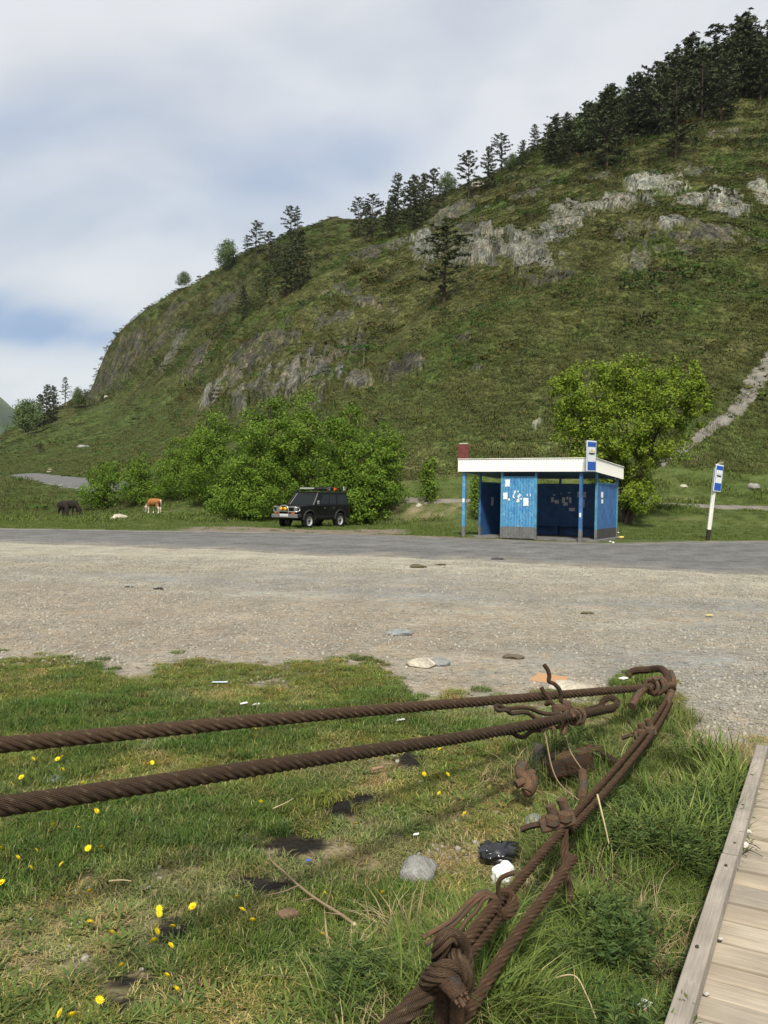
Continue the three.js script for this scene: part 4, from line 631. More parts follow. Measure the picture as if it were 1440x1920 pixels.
{
  const C = thing('off_roader', 'black off-road car with bull bar and roof rack parked before the bushes', 'car'); const q = at(586, 990, 43.2);
  C.position.set(q.x, H(q.x, 43.2), q.z); C.rotation.y = -33 * Math.PI / 180; C.scale.setScalar(0.975); const up = q.y - C.position.y; C.position.y += Math.abs(up) < 0.3 ? up : 0;
  const W = 0.80, FZ = 1.33, RZ = -1.30, R = 0.405;
  const side = (P, w, bev) => { const s = new THREE.Shape(); P.forEach((p, i) => p[0] === 'a' ? s.absarc(p[1], p[2], p[3], p[4], p[5], true) : i ? s.lineTo(p[0], p[1]) : s.moveTo(p[0], p[1])); const g = new THREE.ExtrudeGeometry(s, { depth: w - bev * 2, bevelEnabled: true, bevelSize: bev, bevelThickness: bev, bevelSegments: 2, curveSegments: 14 }); g.translate(0, 0, -(w - bev * 2) / 2); g.rotateY(-Math.PI / 2); return g; };   // shape x -> z
  // arch openings are part of the outline
  const body = side([[-2.16, 0.62], [-1.80, 0.56], ['a', RZ, 0.47, 0.48, Math.PI, 0], [FZ - 0.48, 0.50], ['a', FZ, 0.47, 0.48, Math.PI, 0], [2.02, 0.56], [2.08, 0.66], [2.07, 1.06], [1.98, 1.13], [0.98, 1.20], [-2.12, 1.20], [-2.18, 1.05]], W * 2, 0.035);
  part(C, 'body', body, mCarBlack);
  const bon = side([[0.98, 1.185], [2.0, 1.12], [2.0, 1.145], [1.55, 1.19], [1.0, 1.225]], 1.36, 0.02); part(C, 'bonnet', bon, mCarBlack); part(C, 'bonnet_scoop', box(0.5, 0.05, 0.32, 0, 1.215, 1.35, 0.02), mCarBlack);
  part(C, 'underbody', box(1.25, 0.24, 3.9, 0, 0.55, -0.1), mTrim);
  // cabin: eight corners
  const b = { f: 0.96, r: -2.13, w: 0.775, y: 1.19 }, t = { f: 0.44, r: -2.03, w: 0.655, y: 1.83 };
  const cab = [V(-b.w, b.y, b.f), V(b.w, b.y, b.f), V(b.w, b.y, b.r), V(-b.w, b.y, b.r), V(-t.w, t.y, t.f), V(t.w, t.y, t.f), V(t.w, t.y, t.r), V(-t.w, t.y, t.r)];
  const quad = (A, B, D, E) => [A, B, D, A, D, E]; const tri = []; for (const f of [[0, 1, 5, 4], [1, 2, 6, 5], [2, 3, 7, 6], [3, 0, 4, 7], [4, 5, 6, 7]]) tri.push(...quad(...f.map(i => cab[i])));
  part(C, 'cabin', rawGeo(tri.flatMap(v => [v.x, v.y, v.z])), mCarBlack); part(C, 'roof', box(1.36, 0.07, 2.56, 0, 1.845, -0.80, 0.03), mCarBlack); part(C, 'rain_gutter', merge([box(0.03, 0.03, 2.5, 0.675, 1.81, -0.8), box(0.03, 0.03, 2.5, -0.675, 1.81, -0.8)]), mTrim);
  const pane = (name, A, B, D, E, u0, u1, v0, v1, m, parent = C, th = 0.012) => {   // pane let on to the face A B D E (A-B at the bottom)
    const P = (u, v) => A.clone().lerp(B, u).lerp(E.clone().lerp(D, u), v), n = B.clone().sub(A).cross(E.clone().sub(A)).normalize().multiplyScalar(th), c = [P(u0, v0), P(u1, v0), P(u1, v1), P(u0, v1)], o = c.map(k => k.clone().add(n)), T = [...quad(o[0], o[1], o[2], o[3])]; for (let i = 0; i < 4; i++) { const j = (i + 1) % 4; T.push(...quad(c[i], c[j], o[j], o[i])); } return part(parent, name, rawGeo(T.flatMap(v => [v.x, v.y, v.z])), m);
  };
  const [a0, a1, a2, a3, a4, a5, a6, a7] = cab;
  const fr = pane('windscreen_frame', a0, a1, a5, a4, 0.03, 0.97, 0.04, 0.97, mTrim); pane('windscreen', a0, a1, a5, a4, 0.06, 0.94, 0.09, 0.90, mGlass, fr, 0.018);
  for (const s of [0, 1]) { const F = s ? [a1, a2, a6, a5] : [a3, a0, a4, a7], f = x => s ? x : 1 - x; for (const [u0, u1] of [[0.17, 0.40], [0.43, 0.63], [0.67, 0.97]]) { const x0 = Math.min(f(u0), f(u1)), x1 = Math.max(f(u0), f(u1)); pane('side_window', ...F, x0, x1, 0.10, 0.88, mGlass); } }
  pane('rear_window', a2, a3, a7, a6, 0.1, 0.9, 0.12, 0.85, mGlass);
  for (const s of [-1, 1]) { const p = part(C, 'screen_pillar', tube([V(s * 0.775, 1.2, 0.965), V(s * 0.715, 1.5, 0.70), V(s * 0.655, 1.82, 0.445)], 0.020, 6, 6), std([0.16, 0.16, 0.16], 0.4)); }
  // doors as raised skins with shut lines between them
  for (const s of [-1, 1]) for (const [z0, z1] of [[0.85, -0.10], [-0.125, -0.86]]) { const d = part(C, 'door', box(0.012, 0.60, z0 - z1, s * (W + 0.004), 0.88, (z0 + z1) / 2, 0.004), mCarBlack); part(d, 'door_handle', box(0.02, 0.03, 0.12, s * (W + 0.018), 1.06, z1 + 0.12, 0.008), mChrome); part(d, 'sill_trim', box(0.012, 0.06, z0 - z1, s * (W + 0.012), 0.62, (z0 + z1) / 2), mTrim); }
  // wheels
  const tyreP = [[0.24, -0.12], [0.36, -0.125], [R, -0.09], [R, 0.09], [0.36, 0.125], [0.24, 0.12]].map(p => new THREE.Vector2(...p)), tyreG = new THREE.LatheGeometry(tyreP, 36); tyreG.rotateZ(Math.PI / 2);
  const rimG = new THREE.LatheGeometry([[0.0, 0.075], [0.06, 0.075], [0.07, 0.05], [0.13, 0.045], [0.2, 0.07], [0.225, 0.11], [0.245, 0.115], [0.245, -0.1]].map(p => new THREE.Vector2(...p)), 30); rimG.rotateZ(-Math.PI / 2);
  for (const z of [FZ, RZ]) for (const s of [-1, 1]) {
    const w = new THREE.Group(); w.name = 'wheel'; w.position.set(s * 0.72, R, z); C.add(w); part(w, 'tyre', tyreG, mTyre); const rm = part(w, 'rim', s > 0 ? rimG : rimG.clone().rotateY(Math.PI), mRim);
    part(w, 'hub', (() => { const g = new THREE.CylinderGeometry(0.06, 0.07, 0.06, 16); g.rotateZ(Math.PI / 2); g.translate(s * 0.09, 0, 0); return g; })(), mTrim);
    const lugs = []; for (let i = 0; i < 24; i++) { const a = i / 24 * 6.2832, g = box(0.2, 0.022, 0.045, 0, R, 0, 0.006); g.rotateX(a); lugs.push(g); } part(w, 'tread', merge(lugs), mTyre);
    const holes = []; for (let i = 0; i < 8; i++) { const a = i / 8 * 6.2832, g = new THREE.CylinderGeometry(0.022, 0.022, 0.02, 10); g.rotateZ(Math.PI / 2); g.translate(s * 0.052, Math.cos(a) * 0.155, Math.sin(a) * 0.155); holes.push(g); } part(w, 'vent_holes', merge(holes), mTrim);
    const arc = []; for (let i = 0; i <= 14; i++) { const a = Math.PI * i / 14; arc.push(V(s * (W + 0.03), 0.47 + Math.sin(a) * 0.47, z + Math.cos(a) * 0.47)); } part(C, 'wheel_arch', tube(arc, 0.052, 24, 6), mTrim); part(C, 'mud_flap', box(0.2, 0.26, 0.015, s * 0.72, 0.42, z - 0.46), mTrim);
  }
  // front: grille, lamps, bumper, bar
  part(C, 'grille', box(0.86, 0.20, 0.03, 0, 0.98, 2.09), mTrim);
  for (const s of [-1, 1]) { part(C, 'headlight', box(0.24, 0.17, 0.04, s * 0.56, 0.98, 2.09, 0.02), new THREE.MeshPhysicalMaterial({ color: new THREE.Color(0.16, 0.17, 0.17), roughness: 0.1, clearcoat: 1 })); part(C, 'side_indicator', box(0.10, 0.13, 0.1, s * 0.735, 1.0, 2.03, 0.02), s > 0 ? mYellow : mOrange); }
  part(C, 'bumper', box(1.66, 0.20, 0.24, 0, 0.66, 2.20, 0.04), mBumper); for (const s of [-1, 1]) { part(C, 'bumper_end', box(0.12, 0.20, 0.3, s * 0.80, 0.67, 2.13, 0.04), mTrim); part(C, 'indicator_lamp', box(0.24, 0.085, 0.05, s * 0.52, 0.82, 2.28, 0.015), mOrange); }
  const pc = document.createElement('canvas'); pc.width = 256; pc.height = 56; const pg = pc.getContext('2d'); pg.fillStyle = '#e4e4e0'; pg.fillRect(0, 0, 256, 56); pg.strokeStyle = '#222'; pg.lineWidth = 3; pg.strokeRect(2, 2, 252, 52); pg.fillStyle = '#1c1c1c'; const pr = rng(17); for (let i = 0; i < 8; i++) { pg.globalAlpha = 0.55; pg.fillRect(14 + i * 29, 14 + pr() * 6, 16 + pr() * 6, 24 + pr() * 6); pg.globalAlpha = 0.8; pg.fillRect(18 + i * 29, 18 + pr() * 10, 10, 6); } pg.globalAlpha = 1;
  const pt = new THREE.CanvasTexture(pc); pt.colorSpace = THREE.SRGBColorSpace; const pl = part(C, 'number_plate', box(0.53, 0.13, 0.012, 0, 0.70, 2.335, 0.003), std([0.75, 0.75, 0.73], 0.5)); const pf = new THREE.PlaneGeometry(0.51, 0.11); pf.translate(0, 0.70, 2.3425); part(pl, 'plate_print', pf, new THREE.MeshStandardMaterial({ map: pt, roughness: 0.5 }));
  const bar = (P, r = 0.024) => tube(P.map(p => V(...p)), r, 30, 8);
  part(C, 'bull_bar', merge([bar([[-0.30, 0.74, 2.34], [-0.30, 0.98, 2.36], [-0.22, 1.13, 2.35], [0, 1.19, 2.35], [0.22, 1.13, 2.35], [0.30, 0.98, 2.36], [0.30, 0.74, 2.34]]), bar([[-0.30, 0.90, 2.36], [0.30, 0.90, 2.36]]),
    ...[-1, 1].flatMap(s => [bar([[s * 0.29, 1.10, 2.35], [s * 0.6, 1.11, 2.32], [s * 0.78, 1.09, 2.22], [s * 0.83, 1.0, 2.10], [s * 0.81, 0.92, 2.14], [s * 0.7, 0.88, 2.27], [s * 0.30, 0.88, 2.35]]), bar([[s * 0.30, 0.76, 2.34], [s * 0.30, 0.70, 2.28]])])]), mChrome);
  for (const s of [-1, 1]) { const f = new THREE.LatheGeometry([[0, 0.05], [0.065, 0.04], [0.092, 0.0], [0.095, -0.05], [0.03, -0.09]].map(p => new THREE.Vector2(...p)), 22); f.rotateX(Math.PI / 2); f.translate(s * 0.13, 1.02, 2.42); part(C, 'fog_lamp', f, mYellow); }
  // mirrors, snorkel, aerial, rear
  for (const s of [-1, 1]) { const m = part(C, 'wing_mirror', box(0.07, 0.19, 0.16, s * 0.92, 1.34, 0.72, 0.03), s > 0 ? mChrome : mTrim); part(m, 'mirror_arm', tube([V(s * 0.78, 1.25, 0.76), V(s * 0.86, 1.26, 0.74), V(s * 0.91, 1.29, 0.72)], 0.014, 5, 6), mTrim); }
  part(C, 'snorkel', merge([tube([V(-0.80, 1.1, 1.25), V(-0.83, 1.18, 1.05), V(-0.80, 1.4, 0.85), V(-0.72, 1.78, 0.50)], 0.042, 18, 8), box(0.1, 0.16, 0.12, -0.71, 1.86, 0.48, 0.03)]), mTrim);
  part(C, 'rear_bumper', box(1.5, 0.16, 0.18, 0, 0.58, -2.24, 0.03), mTrim); for (const s of [-1, 1]) part(C, 'tail_light', box(0.11, 0.3, 0.05, s * 0.74, 0.95, -2.19, 0.02), std([0.35, 0.02, 0.02], 0.3));
  { const sp = new THREE.Group(); sp.name = 'spare_wheel'; sp.position.set(0.18, 1.0, -2.34); sp.rotation.y = Math.PI / 2; C.add(sp); part(sp, 'tyre', tyreG, mTyre); part(sp, 'rim', rimG, mRim); }
  // roof rack and its load
  const rk = new THREE.Group(); rk.name = 'roof_rack'; C.add(rk); const y = 2.0, tr2 = 0.018;
  part(rk, 'rack_frame', merge([...[1.96, 2.1].flatMap(h => [tube([V(-0.62, h, 0.5), V(0.62, h, 0.5)], tr2, 3, 6), tube([V(-0.62, h, -2.0), V(0.62, h, -2.0)], tr2, 3, 6), tube([V(-0.62, h, 0.5), V(-0.62, h, -2.0)], tr2, 3, 6), tube([V(0.62, h, 0.5), V(0.62, h, -2.0)], tr2, 3, 6)]), ...[0.5, 0, -0.5, -1, -1.5, -2].flatMap(z => [tube([V(-0.62, 1.96, z), V(0.62, 1.96, z)], 0.014, 3, 5), tube([V(0.62, 1.86, z), V(0.62, 2.1, z)], 0.013, 3, 5), tube([V(-0.62, 1.86, z), V(-0.62, 2.1, z)], 0.013, 3, 5)])]), mTrim);
  const ld = (n, g, m, l, c) => { const o = solo(n, l, c, g, m, 'load on the roof rack'); o.position.copy(C.position); o.rotation.copy(C.rotation); o.scale.copy(C.scale); return o; };
  ld('light_bar', box(0.9, 0.07, 0.06, 0.05, 2.06, 0.56), mRim, 'pale lamp bar across the front of the roof rack', 'lamp');
  ld('tool_case', box(0.4, 0.14, 0.9, 0.3, 2.05, -0.15, 0.04), mTrim, 'long black case lying on the roof rack', 'case'); ld('duffel_bag', box(0.75, 0.16, 0.8, -0.05, 2.06, -1.1, 0.06), mTrim, 'black bag strapped on the rear of the roof rack', 'bag');
  ld('shovel', merge([tube([V(0.58, 2.07, 0.35), V(0.58, 2.07, -0.5)], 0.018, 3, 6), box(0.02, 0.16, 0.22, 0.58, 2.05, -0.6)]), mRim, 'steel shovel lashed along the side of the roof rack', 'shovel');
  ld('orange_strap', merge([box(0.04, 0.15, 0.1, 0.64, 2.04, -1.02, 0.01), box(0.04, 0.05, 0.2, 0.64, 2.05, -1.1, 0.01)]), mHazard, 'bright orange strap on the side of the roof rack', 'strap'); ld('jack_head', merge([box(0.06, 0.22, 0.08, 0.63, 2.08, -1.85, 0.02), box(0.05, 0.08, 0.16, 0.64, 2.02, -1.9, 0.02)]), mRim, 'silver jack at the rear corner of the roof rack', 'jack');
}

// ------------------------------------------------------------------ grazing cows: one smooth body each
function surfaceNet(f, lo, hi, cell) {
  const n = [0, 1, 2].map(i => Math.ceil((hi[i] - lo[i]) / cell) + 1), F = new Float32Array(n[0] * n[1] * n[2]), id = (i, j, k) => (k * n[1] + j) * n[0] + i;
  for (let k = 0; k < n[2]; k++) for (let j = 0; j < n[1]; j++) for (let i = 0; i < n[0]; i++) F[id(i, j, k)] = f(lo[0] + i * cell, lo[1] + j * cell, lo[2] + k * cell);
  const vid = new Int32Array(F.length).fill(-1), pos = [], idx = [];
  for (let k = 0; k < n[2] - 1; k++) for (let j = 0; j < n[1] - 1; j++) for (let i = 0; i < n[0] - 1; i++) {
    let c = 0, sx = 0, sy = 0, sz = 0, neg = 0; const g = (a, b, e) => F[id(i + a, j + b, k + e)];
    for (let q = 0; q < 8; q++) if (g(q & 1, (q >> 1) & 1, q >> 2) < 0) neg++; if (!neg || neg === 8) continue;
    for (let q = 0; q < 8; q++) for (let ax = 0; ax < 3; ax++) { if (q & (1 << ax)) continue; const p = q | (1 << ax), A = g(q & 1, (q >> 1) & 1, q >> 2), B = g(p & 1, (p >> 1) & 1, p >> 2); if ((A < 0) === (B < 0)) continue; const t = A / (A - B), v = [q & 1, (q >> 1) & 1, q >> 2]; v[ax] += t; sx += v[0]; sy += v[1]; sz += v[2]; c++; }
    vid[id(i, j, k)] = pos.length / 3; pos.push(lo[0] + (i + sx / c) * cell, lo[1] + (j + sy / c) * cell, lo[2] + (k + sz / c) * cell);
  }
  for (let k = 1; k < n[2] - 1; k++) for (let j = 1; j < n[1] - 1; j++) for (let i = 1; i < n[0] - 1; i++) {
    const a = F[id(i, j, k)] < 0; const Q = (q, fl) => { if (q.some(v => v < 0)) return; if (fl) idx.push(q[0], q[1], q[2], q[0], q[2], q[3]); else idx.push(q[0], q[2], q[1], q[0], q[3], q[2]); };
    if (a !== F[id(i + 1, j, k)] < 0) Q([vid[id(i, j - 1, k - 1)], vid[id(i, j, k - 1)], vid[id(i, j, k)], vid[id(i, j - 1, k)]], a);
    if (a !== F[id(i, j + 1, k)] < 0) Q([vid[id(i - 1, j, k - 1)], vid[id(i - 1, j, k)], vid[id(i, j, k)], vid[id(i, j, k - 1)]], a);
    if (a !== F[id(i, j, k + 1)] < 0) Q([vid[id(i - 1, j - 1, k)], vid[id(i, j - 1, k)], vid[id(i, j, k)], vid[id(i - 1, j, k)]], a);
  }
  return [pos, idx];
}
function bones(B, kk = 0.06) { return (x, y, z) => { let s = 0, m = 1e9; const D = []; for (const [ax, ay, az, ar, bx, by, bz, br] of B) { const dx = bx - ax, dy = by - ay, dz = bz - az, L = dx * dx + dy * dy + dz * dz + 1e-9, t = clamp(((x - ax) * dx + (y - ay) * dy + (z - az) * dz) / L), d = Math.hypot(x - ax - dx * t, y - ay - dy * t, z - az - dz * t) - (ar + (br - ar) * t); D.push(d); if (d < m) m = d; } for (const d of D) s += Math.exp(-(d - m) / kk * 2.2); return m - Math.log(s) * kk / 2.2; }; }
function cowGeo(paintFn, stride) {                                // +z forward, head down to the grass, 1.3 m at the withers
  const B = [[0, 1.0, -0.60, 0.27, 0, 0.96, 0.0, 0.33], [0, 0.96, 0.0, 0.33, 0, 0.97, 0.50, 0.27], [0, 1.16, -0.62, 0.13, 0, 1.18, 0.45, 0.13], [0.12, 1.08, -0.78, 0.15, -0.12, 1.08, -0.78, 0.15], [0, 1.05, 0.55, 0.22, 0, 0.72, 0.98, 0.13], [0, 0.72, 0.98, 0.13, 0, 0.46, 1.12, 0.125], [0, 0.46, 1.12, 0.12, 0, 0.13, 1.24, 0.075], [0, 0.84, 0.62, 0.18, 0, 0.6, 0.9, 0.07],
    [0.10, 0.52, 1.06, 0.03, 0.27, 0.54, 1.02, 0.045], [-0.10, 0.52, 1.06, 0.03, -0.27, 0.54, 1.02, 0.045], [0.07, 0.6, 1.08, 0.022, 0.15, 0.7, 1.16, 0.012], [-0.07, 0.6, 1.08, 0.022, -0.15, 0.7, 1.16, 0.012], [0, 0.62, -0.35, 0.10, 0, 0.56, -0.45, 0.06],
    [0, 1.16, -0.90, 0.035, 0, 0.9, -0.98, 0.022], [0, 0.9, -0.98, 0.022, 0.02, 0.5, -0.97, 0.028]];
  for (const s of [-1, 1]) {
    const f = s * stride; B.push([s * 0.17, 0.88, 0.46, 0.15, s * 0.17, 0.42, 0.47 + f, 0.062], [s * 0.17, 0.42, 0.47 + f, 0.055, s * 0.17, 0.06, 0.46 + f * 1.3, 0.045], [s * 0.17, 0.05, 0.46 + f * 1.3, 0.05, s * 0.17, 0.03, 0.51 + f * 1.3, 0.05]);
    const h = -s * stride; B.push([s * 0.17, 0.98, -0.66, 0.20, s * 0.18, 0.66, -0.56 + h, 0.11], [s * 0.18, 0.66, -0.56 + h, 0.10, s * 0.18, 0.44, -0.80 + h, 0.06], [s * 0.18, 0.44, -0.80 + h, 0.055, s * 0.18, 0.06, -0.76 + h, 0.045], [s * 0.18, 0.05, -0.76 + h, 0.05, s * 0.18, 0.03, -0.71 + h, 0.05]);
  }
  const [pos, idx] = surfaceNet(bones(B), [-0.5, -0.06, -1.2], [0.5, 1.42, 1.42], 0.036), col = []; for (let i = 0; i < pos.length; i += 3) col.push(...paintFn(pos[i], pos[i + 1], pos[i + 2]));
  return rawGeo(pos, idx, { color: col });
}
const matHide = new THREE.MeshPhysicalMaterial({ vertexColors: true, roughness: 0.95, specularIntensity: 0.25 });
{
  const brown = [0.30, 0.125, 0.042], white = [0.62, 0.56, 0.47];
  const g1 = cowGeo((x, y, z) => { const n = fbm(x * 5 + 3, y * 5, z * 5, 3); let w = ss(0.62, 0.50, y + (n - 0.5) * 0.35); w = Math.max(w, ss(0.98, 1.08, z) * ss(0.55, 0.4, Math.abs(x) * 4)); w = Math.max(w, ss(0.10, 0.05, Math.abs(x)) * ss(-0.84, -0.92, z)); w = Math.max(w, ss(0.60, 0.66, n) * ss(0.95, 0.8, y)); return mix3(brown, white, w).map(k => k * (0.85 + 0.3 * n)); }, 0.10);
  const g2 = cowGeo((x, y, z) => { const n = fbm(x * 6, y * 6, z * 6 + 9, 3); return mix3([0.013, 0.011, 0.010], [0.035, 0.026, 0.02], n); }, 0.07);
  const put = (geo, px, py, d, ry, s, l) => { const q = at(px, py, d), o = solo('cow', l, 'cow', geo, matHide, 'cows grazing on the verge'); o.position.set(q.x, H(q.x, d) - 0.01, -d); o.rotation.y = ry; o.scale.setScalar(s); return o; };
  put(g1, 289, 968, 57, -2.25, 0.76, 'brown and white cow grazing in front of the bushes');
  put(g2, 119, 970, 60, 0.62, 0.86, 'black cow with its head down, nearer of the two at the left');
  put(g2, 134, 966, 62.5, 0.95, 0.86, 'black cow partly hidden behind the other black cow');
}

// ------------------------------------------------------------------ rust and rope
const texRust = tex(512, (u, v) => { const a = tfbm(u, v, 7, 5, 41), b = tfbm(u, v, 40, 3, 43), c = tfbm(u, v, 4, 4, 47); let k = mix3([0.275, 0.215, 0.17], [0.42, 0.32, 0.245], a); k = mix3(k, [0.30, 0.275, 0.24], ss(0.52, 0.66, c)); return k.map(q => q * (0.7 + 0.6 * b)); });
const texWire = tex(512, (u, v) => { const s = Math.abs(Math.sin((u * 10 + v * 16) * Math.PI)), a = tfbm(u, v, 6, 4, 51); return 0.25 + 0.6 * Math.sqrt(s) + (a - 0.5) * 0.3; }, false);
const texWireCol = tex(512, (u, v) => { const a = tfbm(u, v, 7, 5, 41), b = tfbm(u, v, 3, 4, 53); let k = mix3([0.275, 0.222, 0.175], [0.405, 0.32, 0.245], a); k = mix3(k, [0.47, 0.40, 0.31], ss(0.5, 0.68, b) * 0.7); const f = tfbm(u, v, 60, 2, 57); return k.map(q => q * (0.78 + 0.34 * f)); });
const mRust = new THREE.MeshPhysicalMaterial({ specularIntensity: 0.35, map: texRust, bumpMap: texRust, bumpScale: 0.004, roughness: 0.95 });
const mRustDark = new THREE.MeshPhysicalMaterial({ specularIntensity: 0.35, map: texRust, color: new THREE.Color(0.55, 0.55, 0.58), bumpMap: texRust, bumpScale: 0.004, roughness: 0.95 });
const mRope = new THREE.MeshPhysicalMaterial({ specularIntensity: 0.35, map: texWireCol, bumpMap: texWire, bumpScale: 0.006, roughness: 0.9 });
const mGuy = new THREE.MeshPhysicalMaterial({ specularIntensity: 0.35, map: texWireCol, color: new THREE.Color(1.08, 0.99, 0.94), bumpMap: texWire, bumpScale: 0.006, roughness: 0.92 });
const mRopeDark = new THREE.MeshPhysicalMaterial({ specularIntensity: 0.35, map: texWireCol, color: new THREE.Color(0.74, 0.76, 0.78), bumpMap: texWire, bumpScale: 0.006, roughness: 0.92 });
function frames(pts, n) {                                          // points with a steady pair of side vectors along a smooth curve
  const c = new THREE.CatmullRomCurve3(pts, false, 'centripetal'), out = [], L = c.getLength(); let u = null;
  for (let i = 0; i <= n; i++) { const p = c.getPointAt(i / n), t = c.getTangentAt(i / n); if (!u) u = V(0, 1, 0).cross(t).lengthSq() > 1e-4 ? V(0, 1, 0).cross(t).normalize() : V(1, 0, 0); u.addScaledVector(t, -u.dot(t)).normalize(); out.push({ p, t, u: u.clone(), v: t.clone().cross(u), s: i / n * L }); }
  out.L = L; return out;
}
function strandGeo(F, R, rs, turns, phase, rad = 9) {               // one strand lying in the surface of a rope of radius R
  const pos = [], uv = [], idx = [], off = R - rs, n = F.length;
  const C = F.map((f, i) => { const a = phase + turns * i / (n - 1) * 6.2832; return f.p.clone().addScaledVector(f.u, Math.cos(a) * off).addScaledVector(f.v, Math.sin(a) * off); });
  for (let i = 0; i < n; i++) {
    const f = F[i], a = phase + turns * i / (n - 1) * 6.2832, o = f.u.clone().multiplyScalar(Math.cos(a)).addScaledVector(f.v, Math.sin(a)), t = C[Math.min(n - 1, i + 1)].clone().sub(C[Math.max(0, i - 1)]).normalize(), s = t.clone().cross(o).normalize();
    for (let j = 0; j <= rad; j++) { const b = j / rad * 6.2832, q = C[i].clone().addScaledVector(o, Math.cos(b) * rs).addScaledVector(s, Math.sin(b) * rs * 1.06); pos.push(q.x, q.y, q.z); uv.push(j / rad, f.s / 0.11); }
  }
  for (let i = 0; i < n - 1; i++) for (let j = 0; j < rad; j++) { const a = i * (rad + 1) + j, b = a + 1, c = a + rad + 1, e = c + 1; idx.push(a, b, e, a, e, c); }
  for (const [r0, fl] of [[0, 1], [n - 1, 0]]) { const m = pos.length / 3; pos.push(C[r0].x, C[r0].y, C[r0].z); uv.push(0, 0); for (let j = 0; j < rad; j++) { const a = r0 * (rad + 1) + j; fl ? idx.push(m, a + 1, a) : idx.push(m, a, a + 1); } }
  return rawGeo(pos, idx, { uv });
}
function rope(o, pts, R, m, { strands = 6, pitch = 7, seg = 90, dir = 1, split = true, name = 'strand' } = {}) {
  const F = frames(pts, seg), turns = dir * F.L / (pitch * 2 * R), rs = R * 0.345 * (6 / strands), list = []; for (let k = 0; k < strands; k++) list.push(strandGeo(F, R, rs, turns, k / strands * 6.2832, split ? 10 : 7));
  const core = tube(pts, R * 0.6, Math.min(seg, 60), 7);
  if (split) { for (const g of list) part(o, name, g, m); part(o, 'core', core, mRustDark); } else part(o, name, merge([...list, core]), m); return F;
}
// the two main suspension cables of the bridge, running down to their anchors
{
  const R = 0.028;
  const up = thing('suspension_cable', 'upper rusty brown twisted steel cable, farther of the two from the viewer', 'cable', 'suspension cables of the footbridge');
  rope(up, [at(-330, 1428, 2.20), at(0, 1397, 2.71), at(610, 1340, 3.78), at(960, 1310.5, 4.92), at(1236, 1287, 6.3)], 0.0275, mRope, { seg: 460, pitch: 5.2, dir: 1 });
  const lo = thing('suspension_cable', 'lower dark twisted steel cable, nearer to the viewer, ending in a loop', 'cable', 'suspension cables of the footbridge');
  rope(lo, [at(-330, 1553, 1.83), at(0, 1512, 2.18), at(600, 1422, 3.18), at(900, 1377, 4.10), at(1148, 1328, 5.5)], R, mRopeDark, { seg: 460, pitch: 4.6, dir: 1 });
  // eye at the end of the lower cable and the tail lying back along it
  const e = at(1148, 1328, 5.5), S = 5.5 / FOCAL, P = (dx, dy, dd = 0) => at(1148 + dx, 1328 + dy, 5.5 + dd);
  const eye = new THREE.Group(); eye.name = 'end_loop'; lo.add(eye); rope(eye, [P(-10, 2), P(6, -4, 0.05), P(8, -14, 0.12), P(-4, -20, 0.14), P(-16, -14, 0.12), P(-22, -4, 0.10), P(-40, 2, 0.08), P(-62, 10, 0.04), P(-90, 18, 0.0)], 0.022, mRopeDark, { seg: 70, split: false, pitch: 6 });
  // clamp rings
  const ring = (o, c, nrm, R2, r, m) => { const g = new THREE.TorusGeometry(R2, r, 8, 22); g.applyQuaternion(new THREE.Quaternion().setFromUnitVectors(V(0, 0, 1), nrm)); g.translate(c.x, c.y, c.z); part(o, 'clamp_ring', g, m); };
  const dl = at(900, 1377, 4.10).sub(at(1148, 1328, 5.5)).normalize();
  ring(lo, at(1084, 1342, 5.08), dl, 0.042, 0.012, mRust); ring(lo, at(1076, 1345, 5.04), dl, 0.040, 0.010, mRust); ring(lo, at(1042, 1351, 4.85), dl, 0.040, 0.010, mRustDark);
  part(lo, 'clamp_bolt', merge([tube([at(1058, 1325, 4.95), at(1060, 1350, 4.93), at(1056, 1378, 4.9)], 0.018, 8, 7), box(0.06, 0.035, 0.05, ...at(1050, 1327, 4.95).toArray()), box(0.05, 0.05, 0.045, ...at(1062, 1322, 4.97).toArray())]), mRust);
  const du = at(960, 1310.5, 4.92).sub(at(1236, 1287, 6.3)).normalize();
  for (const [x, y, d, r] of [[1222, 1287, 6.22, 0.05], [1231, 1286, 6.26, 0.055], [1238, 1284, 6.3, 0.05]]) ring(up, at(x, y, d), du, r, 0.016, mRust);
  part(up, 'end_knot', merge([tube([at(1225, 1276, 6.2), at(1232, 1272, 6.22), at(1240, 1280, 6.3), at(1236, 1298, 6.25), at(1224, 1300, 6.2), at(1218, 1288, 6.16)], 0.02, 20, 7), tube([at(1236, 1287, 6.3), at(1254, 1285, 6.5), at(1262, 1283, 6.7)], 0.025, 8, 8)]), mRust);
}
